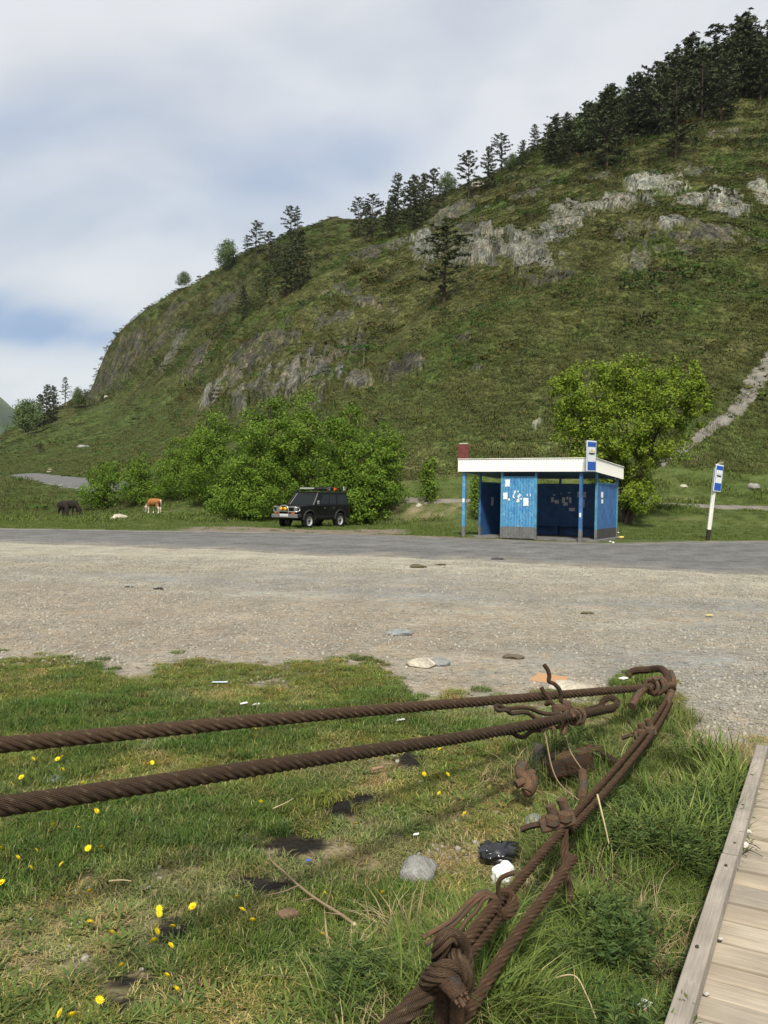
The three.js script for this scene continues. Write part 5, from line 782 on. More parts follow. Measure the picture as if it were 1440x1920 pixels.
// loose wire ends tied round the lower cable
{
  const wire = (label, P, r, m = mRustDark) => { const o = thing('loose_wire', label, 'wire', 'loose wire ends tied to the cables'); part(o, 'wire_bar', tube(P.map(([x, y, d]) => at(x, y, d)), r, 60, 8), m); part(o, 'wire_tie', tube(P.slice(-2).map(([x, y, d]) => at(x + 1, y + 1, d - 0.02)).concat([at(P[P.length - 1][0] + 6, P[P.length - 1][1] + 8, P[P.length - 1][2] - 0.03)]), r * 1.15, 10, 8), mRust); return o; };
  wire('tall crooked rusty wire end sticking up above both cables', [[1020, 1246, 4.95], [1027, 1256, 4.95], [1030, 1268, 4.95], [1029, 1277, 4.95], [1040, 1283, 4.96], [1049, 1293, 4.97], [1052, 1305, 4.98], [1052, 1314, 4.98], [1062, 1319, 4.98], [1071, 1328, 4.98], [1071, 1337, 4.97]], 0.0125);
  wire('short hooked wire end poking up between the cables', [[1015, 1289, 4.9], [1021, 1300, 4.9], [1029, 1308, 4.9], [1032, 1316, 4.9], [1024, 1321, 4.9], [1030, 1316, 4.88], [1038, 1322, 4.88], [1040, 1334, 4.88]], 0.0125);
  wire('long looped double wire reaching left between the two cables', [[1050, 1338, 4.85], [1020, 1338, 4.8], [992, 1328, 4.7], [975, 1327, 4.66], [950, 1329, 4.6], [934, 1323, 4.55], [928, 1325, 4.52], [932, 1331, 4.52], [950, 1332, 4.55], [958, 1338, 4.58], [972, 1336, 4.62], [990, 1337, 4.7], [1004, 1346, 4.72], [1030, 1352, 4.78]], 0.0115);
  wire('wavy wire end hanging below the lower cable', [[944, 1376, 4.42], [958, 1374, 4.45], [970, 1380, 4.5], [982, 1382, 4.55], [995, 1372, 4.6], [1010, 1369, 4.66], [1034, 1362, 4.75]], 0.012);
}
// steel anchor bar beyond the cable ends
{
  const o = thing('anchor_bar', 'thick bent rusty steel bar sticking out of the ground at the cable ends', 'steel bar');
  part(o, 'bar', tube([at(1176, 1268, 7.2), at(1186, 1259, 7.2), at(1215, 1256, 7.1), at(1238, 1254, 6.95), at(1247, 1260, 6.85), at(1253, 1274, 6.7), at(1254, 1300, 6.5)], 0.03, 40, 10), mRustDark);
  part(o, 'sleeve', tube([at(1256, 1259, 7.0), at(1261, 1270, 6.95), at(1262, 1292, 6.85)], 0.027, 10, 9), mRust);
  const p = thing('anchor_stake', 'rusty steel stake leaning in the grass below the upper cable end', 'steel bar'); part(p, 'bar', tube([at(1208, 1289, 6.15), at(1196, 1302, 6.0), at(1184, 1324, 5.9)], 0.03, 12, 8), mRust);
  const k = thing('anchor_stake', 'reddish steel stake in the dry grass at the far end of the ropes', 'steel bar'); part(k, 'bar', tube([at(1258, 1298, 6.3), at(1250, 1320, 6.1), at(1246, 1345, 5.95)], 0.028, 12, 8), mRust);
}
// guy ropes on the ground side, running towards the viewer
{
  const D = 0.0178, A = thing('guy_rope', 'left strand of the doubled rusty rope from the far stake to the clamp', 'rope', 'rusty guy ropes in the tall grass');
  rope(A, [at(1252, 1310, 6.2), at(1216, 1366, 5.3), at(1150, 1446, 4.35), at(1102, 1500, 3.9), at(1058, 1548, 3.5)], D, mGuy, { seg: 150, split: false, pitch: 5.5, name: 'rope_body' });
  const B = thing('guy_rope', 'right strand of the doubled rusty rope from the far stake to the clamp', 'rope', 'rusty guy ropes in the tall grass');
  rope(B, [at(1258, 1318, 6.15), at(1228, 1370, 5.28), at(1166, 1450, 4.33), at(1118, 1505, 3.88), at(1066, 1560, 3.5)], D, mGuy, { seg: 150, split: false, pitch: 5.5, name: 'rope_body' });
  const C = thing('guy_rope', 'single rusty rope from the clamp down to the knotted joint', 'rope', 'rusty guy ropes in the tall grass');
  rope(C, [at(1062, 1548, 3.5), at(1010, 1608, 3.18), at(960, 1668, 2.88), at(936, 1700, 2.72)], D, mGuy, { seg: 90, split: false, pitch: 5.5, name: 'rope_body' });
  const E = thing('guy_rope', 'doubled thick rope between the frayed joint and the big knot', 'rope', 'rusty guy ropes in the tall grass');
  rope(E, [at(938, 1684, 2.72), at(912, 1718, 2.58), at(880, 1758, 2.44), at(858, 1790, 2.36)], D * 1.1, mGuy, { seg: 60, split: false, pitch: 5.5, name: 'rope_body' }); rope(E, [at(946, 1702, 2.74), at(924, 1734, 2.60), at(894, 1772, 2.46), at(866, 1806, 2.36)], D, mGuy, { seg: 60, split: false, pitch: 5.5, name: 'rope_body' });
  const Fq = thing('guy_rope', 'lower rusty rope slanting through the grass right of the big knot', 'rope', 'rusty guy ropes in the tall grass');
  rope(Fq, [at(1076, 1608, 3.15), at(1030, 1672, 2.95), at(975, 1745, 2.72), at(938, 1800, 2.6), at(890, 1880, 2.45), at(860, 1930, 2.36)], 0.0185, mGuy, { seg: 130, split: false, pitch: 5.5, name: 'rope_body' });
  const Hh = thing('guy_rope', 'rope end hanging from the clamp into the grass', 'rope', 'rusty guy ropes in the tall grass');
  rope(Hh, [at(1058, 1552, 3.46), at(1059, 1600, 3.38), at(1064, 1660, 3.28), at(1071, 1715, 3.22), at(1078, 1760, 3.2)], 0.0175, mGuy, { seg: 80, split: false, pitch: 6, name: 'rope_body' });
  const bl = (P, w, h, m, o, n) => { const [a, b] = P.map(([x, y, d]) => at(x, y, d)), L = a.distanceTo(b), g = box(w, h, L, 0, 0, 0, 0.012); g.applyQuaternion(new THREE.Quaternion().setFromUnitVectors(V(0, 0, 1), b.clone().sub(a).normalize())); const c = a.add(b).multiplyScalar(0.5); g.translate(c.x, c.y, c.z); return part(o, n, g, m); };
  const clampThing = (label, x, y, d, s) => {
    const o = thing('rope_clamp', label, 'clamp', 'bolted clamps on the guy ropes'), Q = (dx, dy, dd = 0) => [x + dx * s, y + dy * s, d + dd];
    bl([Q(-38, 14), Q(28, -4)], 0.06, 0.055, mRust, o, 'clamp_bar'); bl([Q(-34, 6, 0.05), Q(24, -12, 0.05)], 0.04, 0.05, mRust, o, 'clamp_bar');
    part(o, 'bolt', tube([at(...Q(-8, 2, 0.03)), at(...Q(-14, -12, 0.03)), at(...Q(-18, -26, 0.03))], 0.021, 8, 8), mRust); part(o, 'bolt', tube([at(...Q(14, -6, 0.05)), at(...Q(8, -22, 0.05)), at(...Q(3, -38, 0.05))], 0.021, 8, 8), mRust);
    for (const [dx, dy] of [[-14, 2], [9, -5]]) { const g = new THREE.CylinderGeometry(0.032, 0.032, 0.028, 6); g.translate(...at(...Q(dx, dy, -0.02)).toArray()); part(o, 'nut', g, mRust); }
    part(o, 'wire_tail', tube([at(...Q(-34, 10)), at(...Q(-52, 12)), at(...Q(-74, 20))], 0.012, 10, 6), mRustDark); return o;
  };
  clampThing('rusty two-bolt clamp in the middle of the ropes, beside a grey stone', 1050, 1536, 3.46, 1); clampThing('rusty two-bolt clamp far up the doubled rope near the stake', 1212, 1372, 5.2, 0.62);
  // frayed joint
  const J = thing('frayed_rope_joint', 'frayed rope joint with long loose wires above the big knot', 'rope'); const j = (x, y, d = 2.7) => at(x, y, d);
  rope(J, [j(922, 1700), j(934, 1684, 2.72), j(950, 1676, 2.74), j(962, 1690, 2.72), j(956, 1708, 2.68), j(942, 1716, 2.66), j(932, 1706, 2.64)], 0.020, mGuy, { seg: 60, split: false, pitch: 5, name: 'rope_turn' });
  for (const P of [[[932, 1682], [905, 1672], [880, 1690], [850, 1722], [820, 1742], [792, 1758]], [[932, 1684], [908, 1678], [885, 1698], [852, 1732], [824, 1752], [798, 1772]], [[934, 1686], [912, 1682], [893, 1708], [872, 1730], [860, 1748]], [[932, 1683], [906, 1674], [876, 1698], [842, 1732], [812, 1750]], [[936, 1682], [934, 1664], [938, 1648], [952, 1640], [966, 1636]]]) part(J, 'loose_wire', tube(P.map(([x, y], i) => j(x, y, 2.68 - i * 0.02)), 0.0075, 40, 6), mRust);
  // the big knot round the upright bar
  const K = thing('rope_knot', 'big knot of thick steel rope round an upright bar at the bottom', 'rope'), k = (x, y, d = 2.3) => at(x, y, d);
  rope(K, [k(700, 1960, 2.12), k(745, 1915, 2.18), k(790, 1868, 2.24), k(820, 1836, 2.28), k(845, 1812, 2.3)], 0.029, mRopeDark, { seg: 70, split: false, pitch: 6, name: 'rope_tail' });
  rope(K, [k(826, 1846, 2.33), k(824, 1808, 2.3), k(826, 1778, 2.26), k(836, 1758, 2.25), k(852, 1758, 2.28), k(866, 1774, 2.32), k(872, 1800, 2.33), k(868, 1826, 2.3), k(858, 1844, 2.27)], 0.024, mRope, { seg: 90, split: false, pitch: 6, name: 'rope_loop' });
  rope(K, [k(800, 1838, 2.3), k(812, 1822, 2.22), k(836, 1814, 2.19), k(858, 1818, 2.22), k(866, 1832, 2.3)], 0.021, mRope, { seg: 50, split: false, pitch: 6, name: 'rope_turn' }); rope(K, [k(796, 1856, 2.3), k(806, 1836, 2.21), k(830, 1828, 2.18), k(852, 1834, 2.21), k(862, 1846, 2.3)], 0.021, mRope, { seg: 50, split: false, pitch: 6, name: 'rope_turn' });
  rope(K, [k(846, 1778, 2.34), k(858, 1800, 2.24), k(872, 1822, 2.22), k(874, 1850, 2.24), k(862, 1868, 2.28)], 0.022, mRope, { seg: 50, split: false, pitch: 6, name: 'rope_turn' });
  part(K, 'cut_rope_end', tube([k(826, 1832, 2.22), k(840, 1842, 2.18), k(854, 1856, 2.16), k(862, 1868, 2.15)], 0.025, 16, 10), mRustDark); part(K, 'cut_face', (() => { const w = [], r = rng(6), c = k(863, 1870, 2.148), n = k(863, 1870, 2.148).sub(k(852, 1854, 2.165)).normalize(); for (let i = 0; i < 18; i++) { const o = rdir(r).multiplyScalar(0.018); w.push(tube([c.clone().add(o).addScaledVector(n, -0.02), c.clone().add(o).addScaledVector(n, 0.004 + r() * 0.006)], 0.005, 2, 5)); } return merge(w); })(), mRust);
  const U = thing('upright_bar', 'upright dark steel bars under the big knot', 'steel bar'); part(U, 'bar', tube([k(832, 1842, 2.36), k(832, 1890, 2.36), at(832, 1990, 2.38)], 0.03, 10, 9), mRustDark); part(U, 'bar', tube([k(858, 1860, 2.34), k(856, 1900, 2.34), at(852, 1990, 2.36)], 0.022, 10, 9), mRust);
}
// old anchor pit in the grass: rotten timber, rusty shackle, dark stone
{
  const o = thing('rotten_timber', 'rotten grey timber over the old anchor pit under the lower cable', 'timber'); const bar = (A, B, w, h, m, n) => { const a = at(...A), b = at(...B), L = a.distanceTo(b), g = box(w, h, L, 0, 0, 0, 0.015); const p = g.attributes.position; for (let i = 0; i < p.count; i++) { const f = 1 + (fbm(p.getX(i) * 30, p.getY(i) * 30, p.getZ(i) * 4, 2) - 0.5) * 0.5; p.setX(i, p.getX(i) * f); p.setY(i, p.getY(i) * f); } g.applyQuaternion(new THREE.Quaternion().setFromUnitVectors(V(0, 0, 1), b.clone().sub(a).normalize())); const c = a.add(b).multiplyScalar(0.5); g.translate(c.x, c.y, c.z); g.computeVertexNormals(); return part(o, n, g, m); };
  const mRot = new THREE.MeshPhysicalMaterial({ specularIntensity: 0.35, map: texRust, color: new THREE.Color(0.9, 0.85, 0.75), bumpMap: texRust, bumpScale: 0.02, roughness: 1 }), mRotD = new THREE.MeshPhysicalMaterial({ specularIntensity: 0.35, map: texRust, color: new THREE.Color(0.4, 0.4, 0.4), bumpMap: texRust, bumpScale: 0.02, roughness: 1 });
  bar([1040, 1424, 4.95], [1120, 1402, 5.1], 0.10, 0.04, mRot, 'beam'); bar([1030, 1446, 4.75], [1110, 1428, 4.85], 0.06, 0.09, mRotD, 'beam'); bar([1124, 1410, 5.05], [1165, 1438, 4.8], 0.045, 0.04, mRotD, 'beam'); bar([1018, 1428, 4.9], [1060, 1408, 5.1], 0.05, 0.05, mRotD, 'beam');
  const s = thing('rusty_shackle', 'heavy rusty shackle lying left of the rotten timber', 'shackle'); part(s, 'bow', tube([at(980, 1432, 4.55), at(975, 1448, 4.5), at(985, 1460, 4.45), at(992, 1472, 4.42), at(988, 1484, 4.4)], 0.03, 20, 8), mRust); part(s, 'pin', tube([at(968, 1472, 4.42), at(985, 1462, 4.44), at(998, 1448, 4.5)], 0.024, 10, 8), mRust); part(s, 'link', tube([at(990, 1450, 4.5), at(1000, 1462, 4.46), at(996, 1480, 4.42), at(984, 1488, 4.4)], 0.026, 14, 8), mRust);
  const c = thing('old_stake', 'rusty iron stake standing in the weeds left of the doubled rope', 'steel bar'); part(c, 'bar', tube([at(1092, 1448, 4.4), at(1094, 1475, 4.25), at(1090, 1500, 4.12)], 0.024, 10, 7), mRust);
}

// ------------------------------------------------------------------ footbridge deck
const texWood = tex(512, (u, v) => { const w = tfbm(u, v, 4, 3, 61) * 0.5, g = n3(u * 6 + w * 3, (v + w * 0.06) * 90, 5, 0), f = n3(u * 20, v * 220, 8, 0), a = tfbm(u, v, 6, 4, 63); const k = 0.86 + (g - 0.5) * 0.09 + (f - 0.5) * 0.07 + (a - 0.5) * 0.22; return [k, k * 0.985, k * 0.96]; });
const wood = [[0.47, 0.41, 0.325], [0.42, 0.37, 0.30], [0.50, 0.44, 0.35], [0.40, 0.355, 0.295], [0.45, 0.385, 0.30]].map(c => new THREE.MeshStandardMaterial({ map: texWood, color: new THREE.Color().setRGB(...c), bumpMap: texWood, bumpScale: 0.004, roughness: 0.9 })), woodGrey = new THREE.MeshStandardMaterial({ map: texWood, color: new THREE.Color().setRGB(0.38, 0.345, 0.30), bumpMap: texWood, bumpScale: 0.004, roughness: 0.9 }), mNail = std([0.05, 0.04, 0.035], 0.7), mPebble = std([0.42, 0.40, 0.36], 0.9);
const KERB_H = 0.20, DECK_H = 0.135, k0 = gnd(1268, 1920, KERB_H), k1 = gnd(1430, 1400, KERB_H), dk = k1.clone().sub(k0).setY(0).normalize(), dn = V(-dk.z, 0, dk.x), DANG = Math.atan2(dk.x, dk.z);   // dn points to the right, over the deck
const deckAt = (s, w, y) => k0.clone().setY(y).addScaledVector(dk, s).addScaledVector(dn, w);
{
  const D = thing('footbridge_deck', 'weathered plank deck of the footbridge at the lower right', 'footbridge'), r = rng(12), Lk = k0.distanceTo(k1);
  const kb = (s0, s1, lift) => { const g = box(0.062, 0.062, s1 - s0, 0, 0, 0, 0.006), uv = g.attributes.uv, p = g.attributes.position; for (let i = 0; i < p.count; i++) uv.setXY(i, p.getZ(i) / 0.9, (p.getX(i) + p.getY(i)) / 0.5 + s0); const m = part(D, 'kerb_rail', g, woodGrey); m.position.copy(deckAt((s0 + s1) / 2, 0, KERB_H - 0.031 + lift)); m.rotation.y = DANG + (lift ? 0.004 : 0); return m; };
  kb(-2.6, 1.28, 0); kb(1.285, Lk + 0.02, 0.004);
  for (const s of [-0.1, 0.45, 1.15, 1.4, 1.9, 2.4]) { const g = new THREE.CylinderGeometry(0.006, 0.006, 0.006, 8); const m = part(D, 'nail_head', g, mNail); m.position.copy(deckAt(s, (r() - 0.5) * 0.02, KERB_H + 0.004)); }
  let s = -2.6; let i = 0;
  while (s < Lk - 0.02) {
    const w = Math.min(0.105 + r() * 0.075, Lk - s), gap = r() < 0.45 ? 0.014 + r() * 0.014 : 0.005 + r() * 0.006, L = 1.9, g = box(L, 0.045, w - gap, 0, 0, 0, 0.005), uv = g.attributes.uv, p = g.attributes.position, o1 = r() * 5, o2 = r() * 5;
    for (let q = 0; q < p.count; q++) { uv.setXY(q, p.getX(q) / 1.1 + o1, p.getZ(q) / 0.55 + o2); p.setY(q, p.getY(q) + (fbm(p.getX(q) * 2 + o1, o2, 3, 2) - 0.5) * 0.012); }
    g.computeVertexNormals(); const m = part(D, 'plank', g, wood[Math.floor(r() * 5)]); m.position.copy(deckAt(s + w / 2, L / 2 - 0.02, DECK_H - 0.0225 + (r() - 0.5) * 0.006)); m.rotation.set((r() - 0.5) * 0.02, DANG + (r() - 0.5) * 0.014, (r() - 0.5) * 0.006, 'YXZ'); s += w;
  }
  for (const w of [0.12, 0.95, 1.75]) { const m = part(D, 'joist', box(0.12, 0.13, Lk + 2.5, 0, 0, 0), woodGrey); m.position.copy(deckAt(Lk / 2 - 1.3, w, DECK_H - 0.115)); m.rotation.y = DANG; }
  // bits lying on the deck
  const lit = (n, l, c, px, py, g, m) => { const o = solo(n, l, c, g, m); o.position.copy(gnd(px, py, DECK_H + 0.012)); return o; };
  const pb = (px, py, s, l) => lit('pebble', l, 'pebble', px, py, rockGeo(Math.round(px + py), 2, s, s * 0.6, s * 0.85), mPebble);
  pb(1352, 1715, 0.011, 'pale round pebble on the deck beside the kerb rail'); pb(1351, 1760, 0.009, 'flat grey pebble on the plank below the pale round one'); pb(1325, 1863, 0.011, 'brownish pebble near the lower end of the deck'); pb(1303, 1872, 0.008, 'small white pebble against the kerb rail near the bottom'); pb(1291, 1908, 0.013, 'grey pebble in the wide gap at the bottom of the deck'); pb(1420, 1484, 0.012, 'dark pebble at the upper end of the deck'); pb(1388, 1597, 0.012, 'grey pebble among the twigs on the deck');
  const cr = lit('crumpled_paper', 'crumpled white paper scrap on the deck by the kerb rail', 'paper', 1399, 1561, rockGeo(91, 3, 0.026, 0.016, 0.02, 1.2), std([0.72, 0.68, 0.60], 0.9)); const cr2 = lit('crumpled_paper', 'small crumpled scrap below the larger white one on the deck', 'paper', 1396, 1584, rockGeo(92, 3, 0.015, 0.011, 0.014, 1.2), std([0.66, 0.62, 0.55], 0.9));
  const tw = thing('twig_bunch', 'thin dark twigs lying on the deck planks', 'twigs'); for (const [A, B] of [[[1385, 1602], [1412, 1588]], [[1392, 1590], [1430, 1606]], [[1384, 1600], [1400, 1606]], [[1400, 1580], [1426, 1592]]]) { const a = gnd(A[0], A[1], DECK_H + 0.008), b = gnd(B[0], B[1], DECK_H + 0.01); part(tw, 'twig', tube([a, a.clone().lerp(b, 0.5).add(V(0.004, 0.004, 0.006)), b], 0.0018, 8, 5), mNail); }
}

// ------------------------------------------------------------------ grass, stones and flowers by the viewer
function tuft(seed, n, h, spread, w, bend, cols) {                   // blades of grass, each a bent strip tapering to a point
  const r = rng(seed), pos = [], col = [], idx = []; let k = 0;
  for (let i = 0; i < n; i++) {
    const a = r() * 6.2832, q = Math.sqrt(r()) * spread, bx = Math.cos(a) * q, bz = Math.sin(a) * q, az = r() * 6.2832, L = h * (0.45 + 0.75 * r()), lean = bend * (0.3 + r()), ww = w * (0.7 + 0.6 * r()), sx = -Math.sin(az) * ww / 2, sz = Math.cos(az) * ww / 2, c = cols[Math.floor(r() * cols.length)];
    for (let s = 0; s <= 3; s++) { const t = s / 3, out = lean * t * t * L, y = L * t * (1 - 0.35 * lean * t * t), x = bx + Math.cos(az) * out, z = bz + Math.sin(az) * out, f = s === 3 ? 0.06 : 1 - 0.35 * t; pos.push(x - sx * f, y, z - sz * f, x + sx * f, y, z + sz * f); for (let e = 0; e < 2; e++) col.push(c[0], c[1], c[2]); }
    for (let s = 0; s < 3; s++) { const b = k + s * 2; idx.push(b, b + 1, b + 3, b, b + 3, b + 2); } k += 8;
  }
  return rawGeo(pos, idx, { color: col });
}
const matGrass = new THREE.MeshPhysicalMaterial({ vertexColors: true, roughness: 0.8, side: THREE.DoubleSide, specularIntensity: 0.2 });
const GREENS = [[0.95, 1, 0.9], [1.15, 1.1, 1], [0.8, 0.9, 0.8], [1.25, 1.12, 0.9], [1, 1, 1]];
const clearOf = (x, d, m = 0.045) => { const q = V(x, 0, -d).sub(k0).setY(0), s = q.dot(dk), w = q.dot(dn); return !(w > -m && s < 3.0 && w < 2); };
const frameX = (d, m = 0.5) => 0.4506 * d + m;
const TAN = [[2.9, 1.95, 3.1], [3.6, 2.45, 4.2], [2.2, 1.5, 2.4]];      // dry blades among the green, relative to the tuft's green
const tallness = (x, d) => { const p = 720 + FOCAL * x / d, y = yh(p) + EYE * FOCAL / d; let t = ss(0.16, 0.02, Math.abs(p - lerp(1290, 960, clamp((y - 1380) / 420))) / 1000) * ss(1360, 1440, y); const rp = lerp(1175, 880, clamp((y - 1400) / 500)); t = Math.max(t, ss(rp - 75, rp + 30, p) * ss(1370, 1430, y)); t = Math.max(t, ss(560, 760, p) * ss(1700, 1840, y) * 0.75); t = Math.max(t, Math.exp(-Math.pow((p - 1040) / 80, 2) - Math.pow((y - 1440) / 40, 2))); t = Math.max(t, 0.9 * Math.exp(-Math.pow((p - 1215) / 60, 2) - Math.pow((y - 1325) / 60, 2))); return t; };
{
  const r = rng(71), G4 = GREENS, mixd = [...GREENS, ...TAN], kinds = [
    [0, 1, 2].map(i => tuft(500 + i, 250, 0.046, 0.082, 0.0034, 0.95, [...G4, ...G4, TAN[i]])),                 // green
    [0, 1].map(i => tuft(505 + i, 210, 0.038, 0.082, 0.0032, 1.15, mixd)),                                      // worn
    [0, 1].map(i => tuft(508 + i, 170, 0.030, 0.085, 0.0030, 1.5, [TAN[0], TAN[1], TAN[2], TAN[0], G4[0]]))],   // dry
    bins = kinds.map(k => k.map(() => []));
  const STEP = 0.092;
  for (let d = 2.1; d < 9.6; d += STEP) for (let x = -frameX(d, 1.2); x < frameX(d, 1.2); x += STEP) {
    const xx = x + (r() - 0.5) * STEP, dd = d + (r() - 0.5) * STEP, l = lawn(xx, dd); if (r() > l * 1.05 || !clearOf(xx, dd)) continue; const ta = tarry(xx, dd); if (ta > 0.3) continue;
    const dr = dryness(xx, dd), n = fbm(xx * 2.3, dd * 2.3, 200, 3), n2 = fbm(xx * 0.8, dd * 0.8, 201, 3), q = dr + (r() - 0.5) * 0.45, k = q > 0.78 ? 2 : q > 0.36 ? 1 : 0; if (k === 2 && r() < 0.22) continue;
    let c = mix3([0.088, 0.120, 0.027], [0.132, 0.148, 0.038], n); c = mix3(c, [0.056, 0.096, 0.022], ss(0.50, 0.64, n2) * 0.8);
    const s = (0.8 + 0.45 * r()), sy = s * (0.6 + 0.7 * ss(0.42, 0.7, n2)) * (l < 0.8 ? 0.7 : 1); bins[k][Math.floor(r() * bins[k].length)].push([mat4(V(xx, H(xx, dd) - 0.003, -dd), (r() - 0.5) * 0.12, r() * 6.28, (r() - 0.5) * 0.12, s, sy, s), c.map(v => v * (0.85 + 0.3 * r()))]);
  }
  kinds.forEach((k, i) => k.forEach((g, j) => stuff(['lawn_grass', 'worn_grass', 'dry_grass'][i], ['short green grass of the lawn', 'worn patchy grass of the lawn', 'short dry grass in the bare patches of the lawn'][i], 'grass', g, matGrass, bins[i][j])));
  // tall grass round the ropes and along the deck
  const gLong = [0, 1, 2].map(i => tuft(510 + i, 46, 0.26, 0.085, 0.0062, 0.85, [...GREENS, ...GREENS, TAN[i]])), gTan = tuft(521, 40, 0.20, 0.09, 0.0040, 1.5, [[1, 1, 1], [0.8, 0.78, 0.7], [1.2, 1.15, 1.05]]), G3 = [[], [], []], tan = [];
  for (let i = 0; i < 5200; i++) {
    const d = 2.05 + Math.pow(r(), 1.2) * 5.4, p = 480 + r() * 1000, x = (p - 720) / FOCAL * d, t = tallness(x, d); if (r() > t * 0.85 || !clearOf(x, d, 0.09) || lawn(x, d) < 0.35) continue; const y = yh(p) + EYE * FOCAL / d, dr = dryness(x, d) * (p > 1150 && y < 1400 ? 0.5 : 1), n = fbm(x * 3, d * 3, 210, 3);
    if (r() < dr * 0.75) { if (r() < 0.5) tan.push([mat4(V(x, H(x, d) - 0.02, -d), (r() - 0.5) * 0.6, r() * 6.28, (r() - 0.5) * 0.6, 0.5 + 0.5 * r()), mix3([0.22, 0.175, 0.095], [0.34, 0.28, 0.165], r())]); continue; }
    const s = (0.34 + 0.5 * r()) * (0.6 + 0.8 * ss(0.42, 0.65, n)) * (0.55 + 0.45 * t) * (y > 1640 && p > 1130 ? 0.75 : 1); if (r() < 0.4 - 0.5 * ss(0.4, 0.6, n)) continue;
    G3[i % 3].push([mat4(V(x, H(x, d) - 0.01, -d), (r() - 0.5) * 0.3, r() * 6.28, (r() - 0.5) * 0.3, Math.max(s, 0.5), s, Math.max(s, 0.5)), mix3([0.062, 0.105, 0.024], [0.125, 0.165, 0.042], n * 0.6 + r() * 0.5)]);
  }
  for (let i = 0; i < 420; i++) {                                   // thick grass through which the ropes run
    const t = r(), side = (r() - 0.35) * 60, px = lerp(1262, 1010, t) + side + (r() - 0.5) * 30, py = lerp(1350, 1660, t) + (r() - 0.5) * 50, q = gnd(px, py), d = -q.z; if (!clearOf(q.x, d, 0.09)) continue; const s = (0.40 + 0.45 * r()) * lerp(0.85, 0.75, t);
    G3[i % 3].push([mat4(V(q.x, H(q.x, d) - 0.01, q.z), (r() - 0.5) * 0.3, r() * 6.28, (r() - 0.5) * 0.3, Math.max(s, 0.5), s, Math.max(s, 0.5)), mix3([0.050, 0.086, 0.022], [0.125, 0.150, 0.042], r())]);
  }
  for (let i = 0; i < 70; i++) { const px = 1000 + r() * 150, py = 1400 + r() * 80, q = gnd(px, py), s = 0.4 + 0.5 * r(); G3[i % 3].push([mat4(V(q.x, H(q.x, -q.z) - 0.01, q.z), (r() - 0.5) * 0.3, r() * 6.28, (r() - 0.5) * 0.3, 0.6, s, 0.6), mix3([0.055, 0.09, 0.024], [0.12, 0.145, 0.045], r())]); }
  G3.forEach((l, i) => stuff('tall_grass', 'tall green grass round the ropes and along the deck', 'grass', gLong[i], matGrass, l)); stuff('straw', 'dry straw lying beside the deck and the ropes', 'straw', gTan, matGrass, tan);
  // leafy weeds: feathery wormwood and flat rosettes
  const weed = (() => { const q = rng(81), list = []; for (let s = 0; s < 6; s++) { const a = s * 1.05 + q(), lean = 0.35 + q() * 0.4; for (let i = 0; i < 13; i++) { const t = (i + 1) / 13, o = V(Math.cos(a) * lean * t * 0.16, 0.17 * t, Math.sin(a) * lean * t * 0.16); for (let e = 0; e < 4; e++) { const b = rdir(q); b.y = Math.abs(b.y) * 0.4 + 0.1; b.normalize(); list.push([o.clone().addScaledVector(b, 0.022 * (1.3 - t * 0.6)), b.clone().multiplyScalar(0.022 * (1.3 - t * 0.6)), rdir(q).multiplyScalar(0.0048), GREENS[Math.floor(q() * 5)]]); } } } return faces(list); })();
  const rosette = (() => { const q = rng(82), list = []; for (let s = 0; s < 9; s++) { const a = s * 0.72 + q() * 0.4, d = V(Math.cos(a), 0.25 + q() * 0.35, Math.sin(a)).normalize(), L = 0.045 + q() * 0.035; list.push([d.clone().multiplyScalar(L * 0.9), d.clone().multiplyScalar(L), V(-Math.sin(a), 0.1, Math.cos(a)).multiplyScalar(0.014), GREENS[s % 5]]); } return faces(list); })();
  const W = [], RO = [];
  for (let i = 0; i < 2600; i++) {
    const d = 2.1 + Math.pow(r(), 1.2) * 4.4, p = 500 + r() * 960, x = (p - 720) / FOCAL * d, t = tallness(x, d), n = fbm(x * 2.6 + 9, d * 2.6, 220, 3); if (!clearOf(x, d) || lawn(x, d) < 0.6 || t < 0.3 || n < 0.56 || dryness(x, d) > 0.6) continue; W.push([mat4(V(x, H(x, d) - 0.01, -d), (r() - 0.5) * 0.4, r() * 6.28, (r() - 0.5) * 0.4, 0.45 + 0.7 * r()), mix3([0.045, 0.078, 0.024], [0.085, 0.12, 0.040], r())]);
  }
  for (let i = 0; i < 1500; i++) { const d = 2.1 + Math.pow(r(), 1.3) * 4.5, x = (r() * 2 - 1) * frameX(d); if (lawn(x, d) < 0.9 || !clearOf(x, d) || tarry(x, d) > 0.3 || fbm(x * 1.6, d * 1.6, 230, 3) < 0.44) continue; RO.push([mat4(V(x, H(x, d), -d), 0, r() * 6.28, 0, 0.28 + 0.42 * r()), mix3([0.062, 0.098, 0.026], [0.105, 0.14, 0.042], r())]); }
  stuff('feathery_weeds', 'feathery dark green weeds among the tall grass', 'weeds', weed, matGrass, W); stuff('leaf_rosettes', 'flat leafy rosettes in the lawn', 'weeds', rosette, matGrass, RO);
  // grass of the verge beyond the road and the lawn's ragged rim
  const V3 = [], gV = tuft(530, 60, 0.17, 0.42, 0.020, 0.8, GREENS);
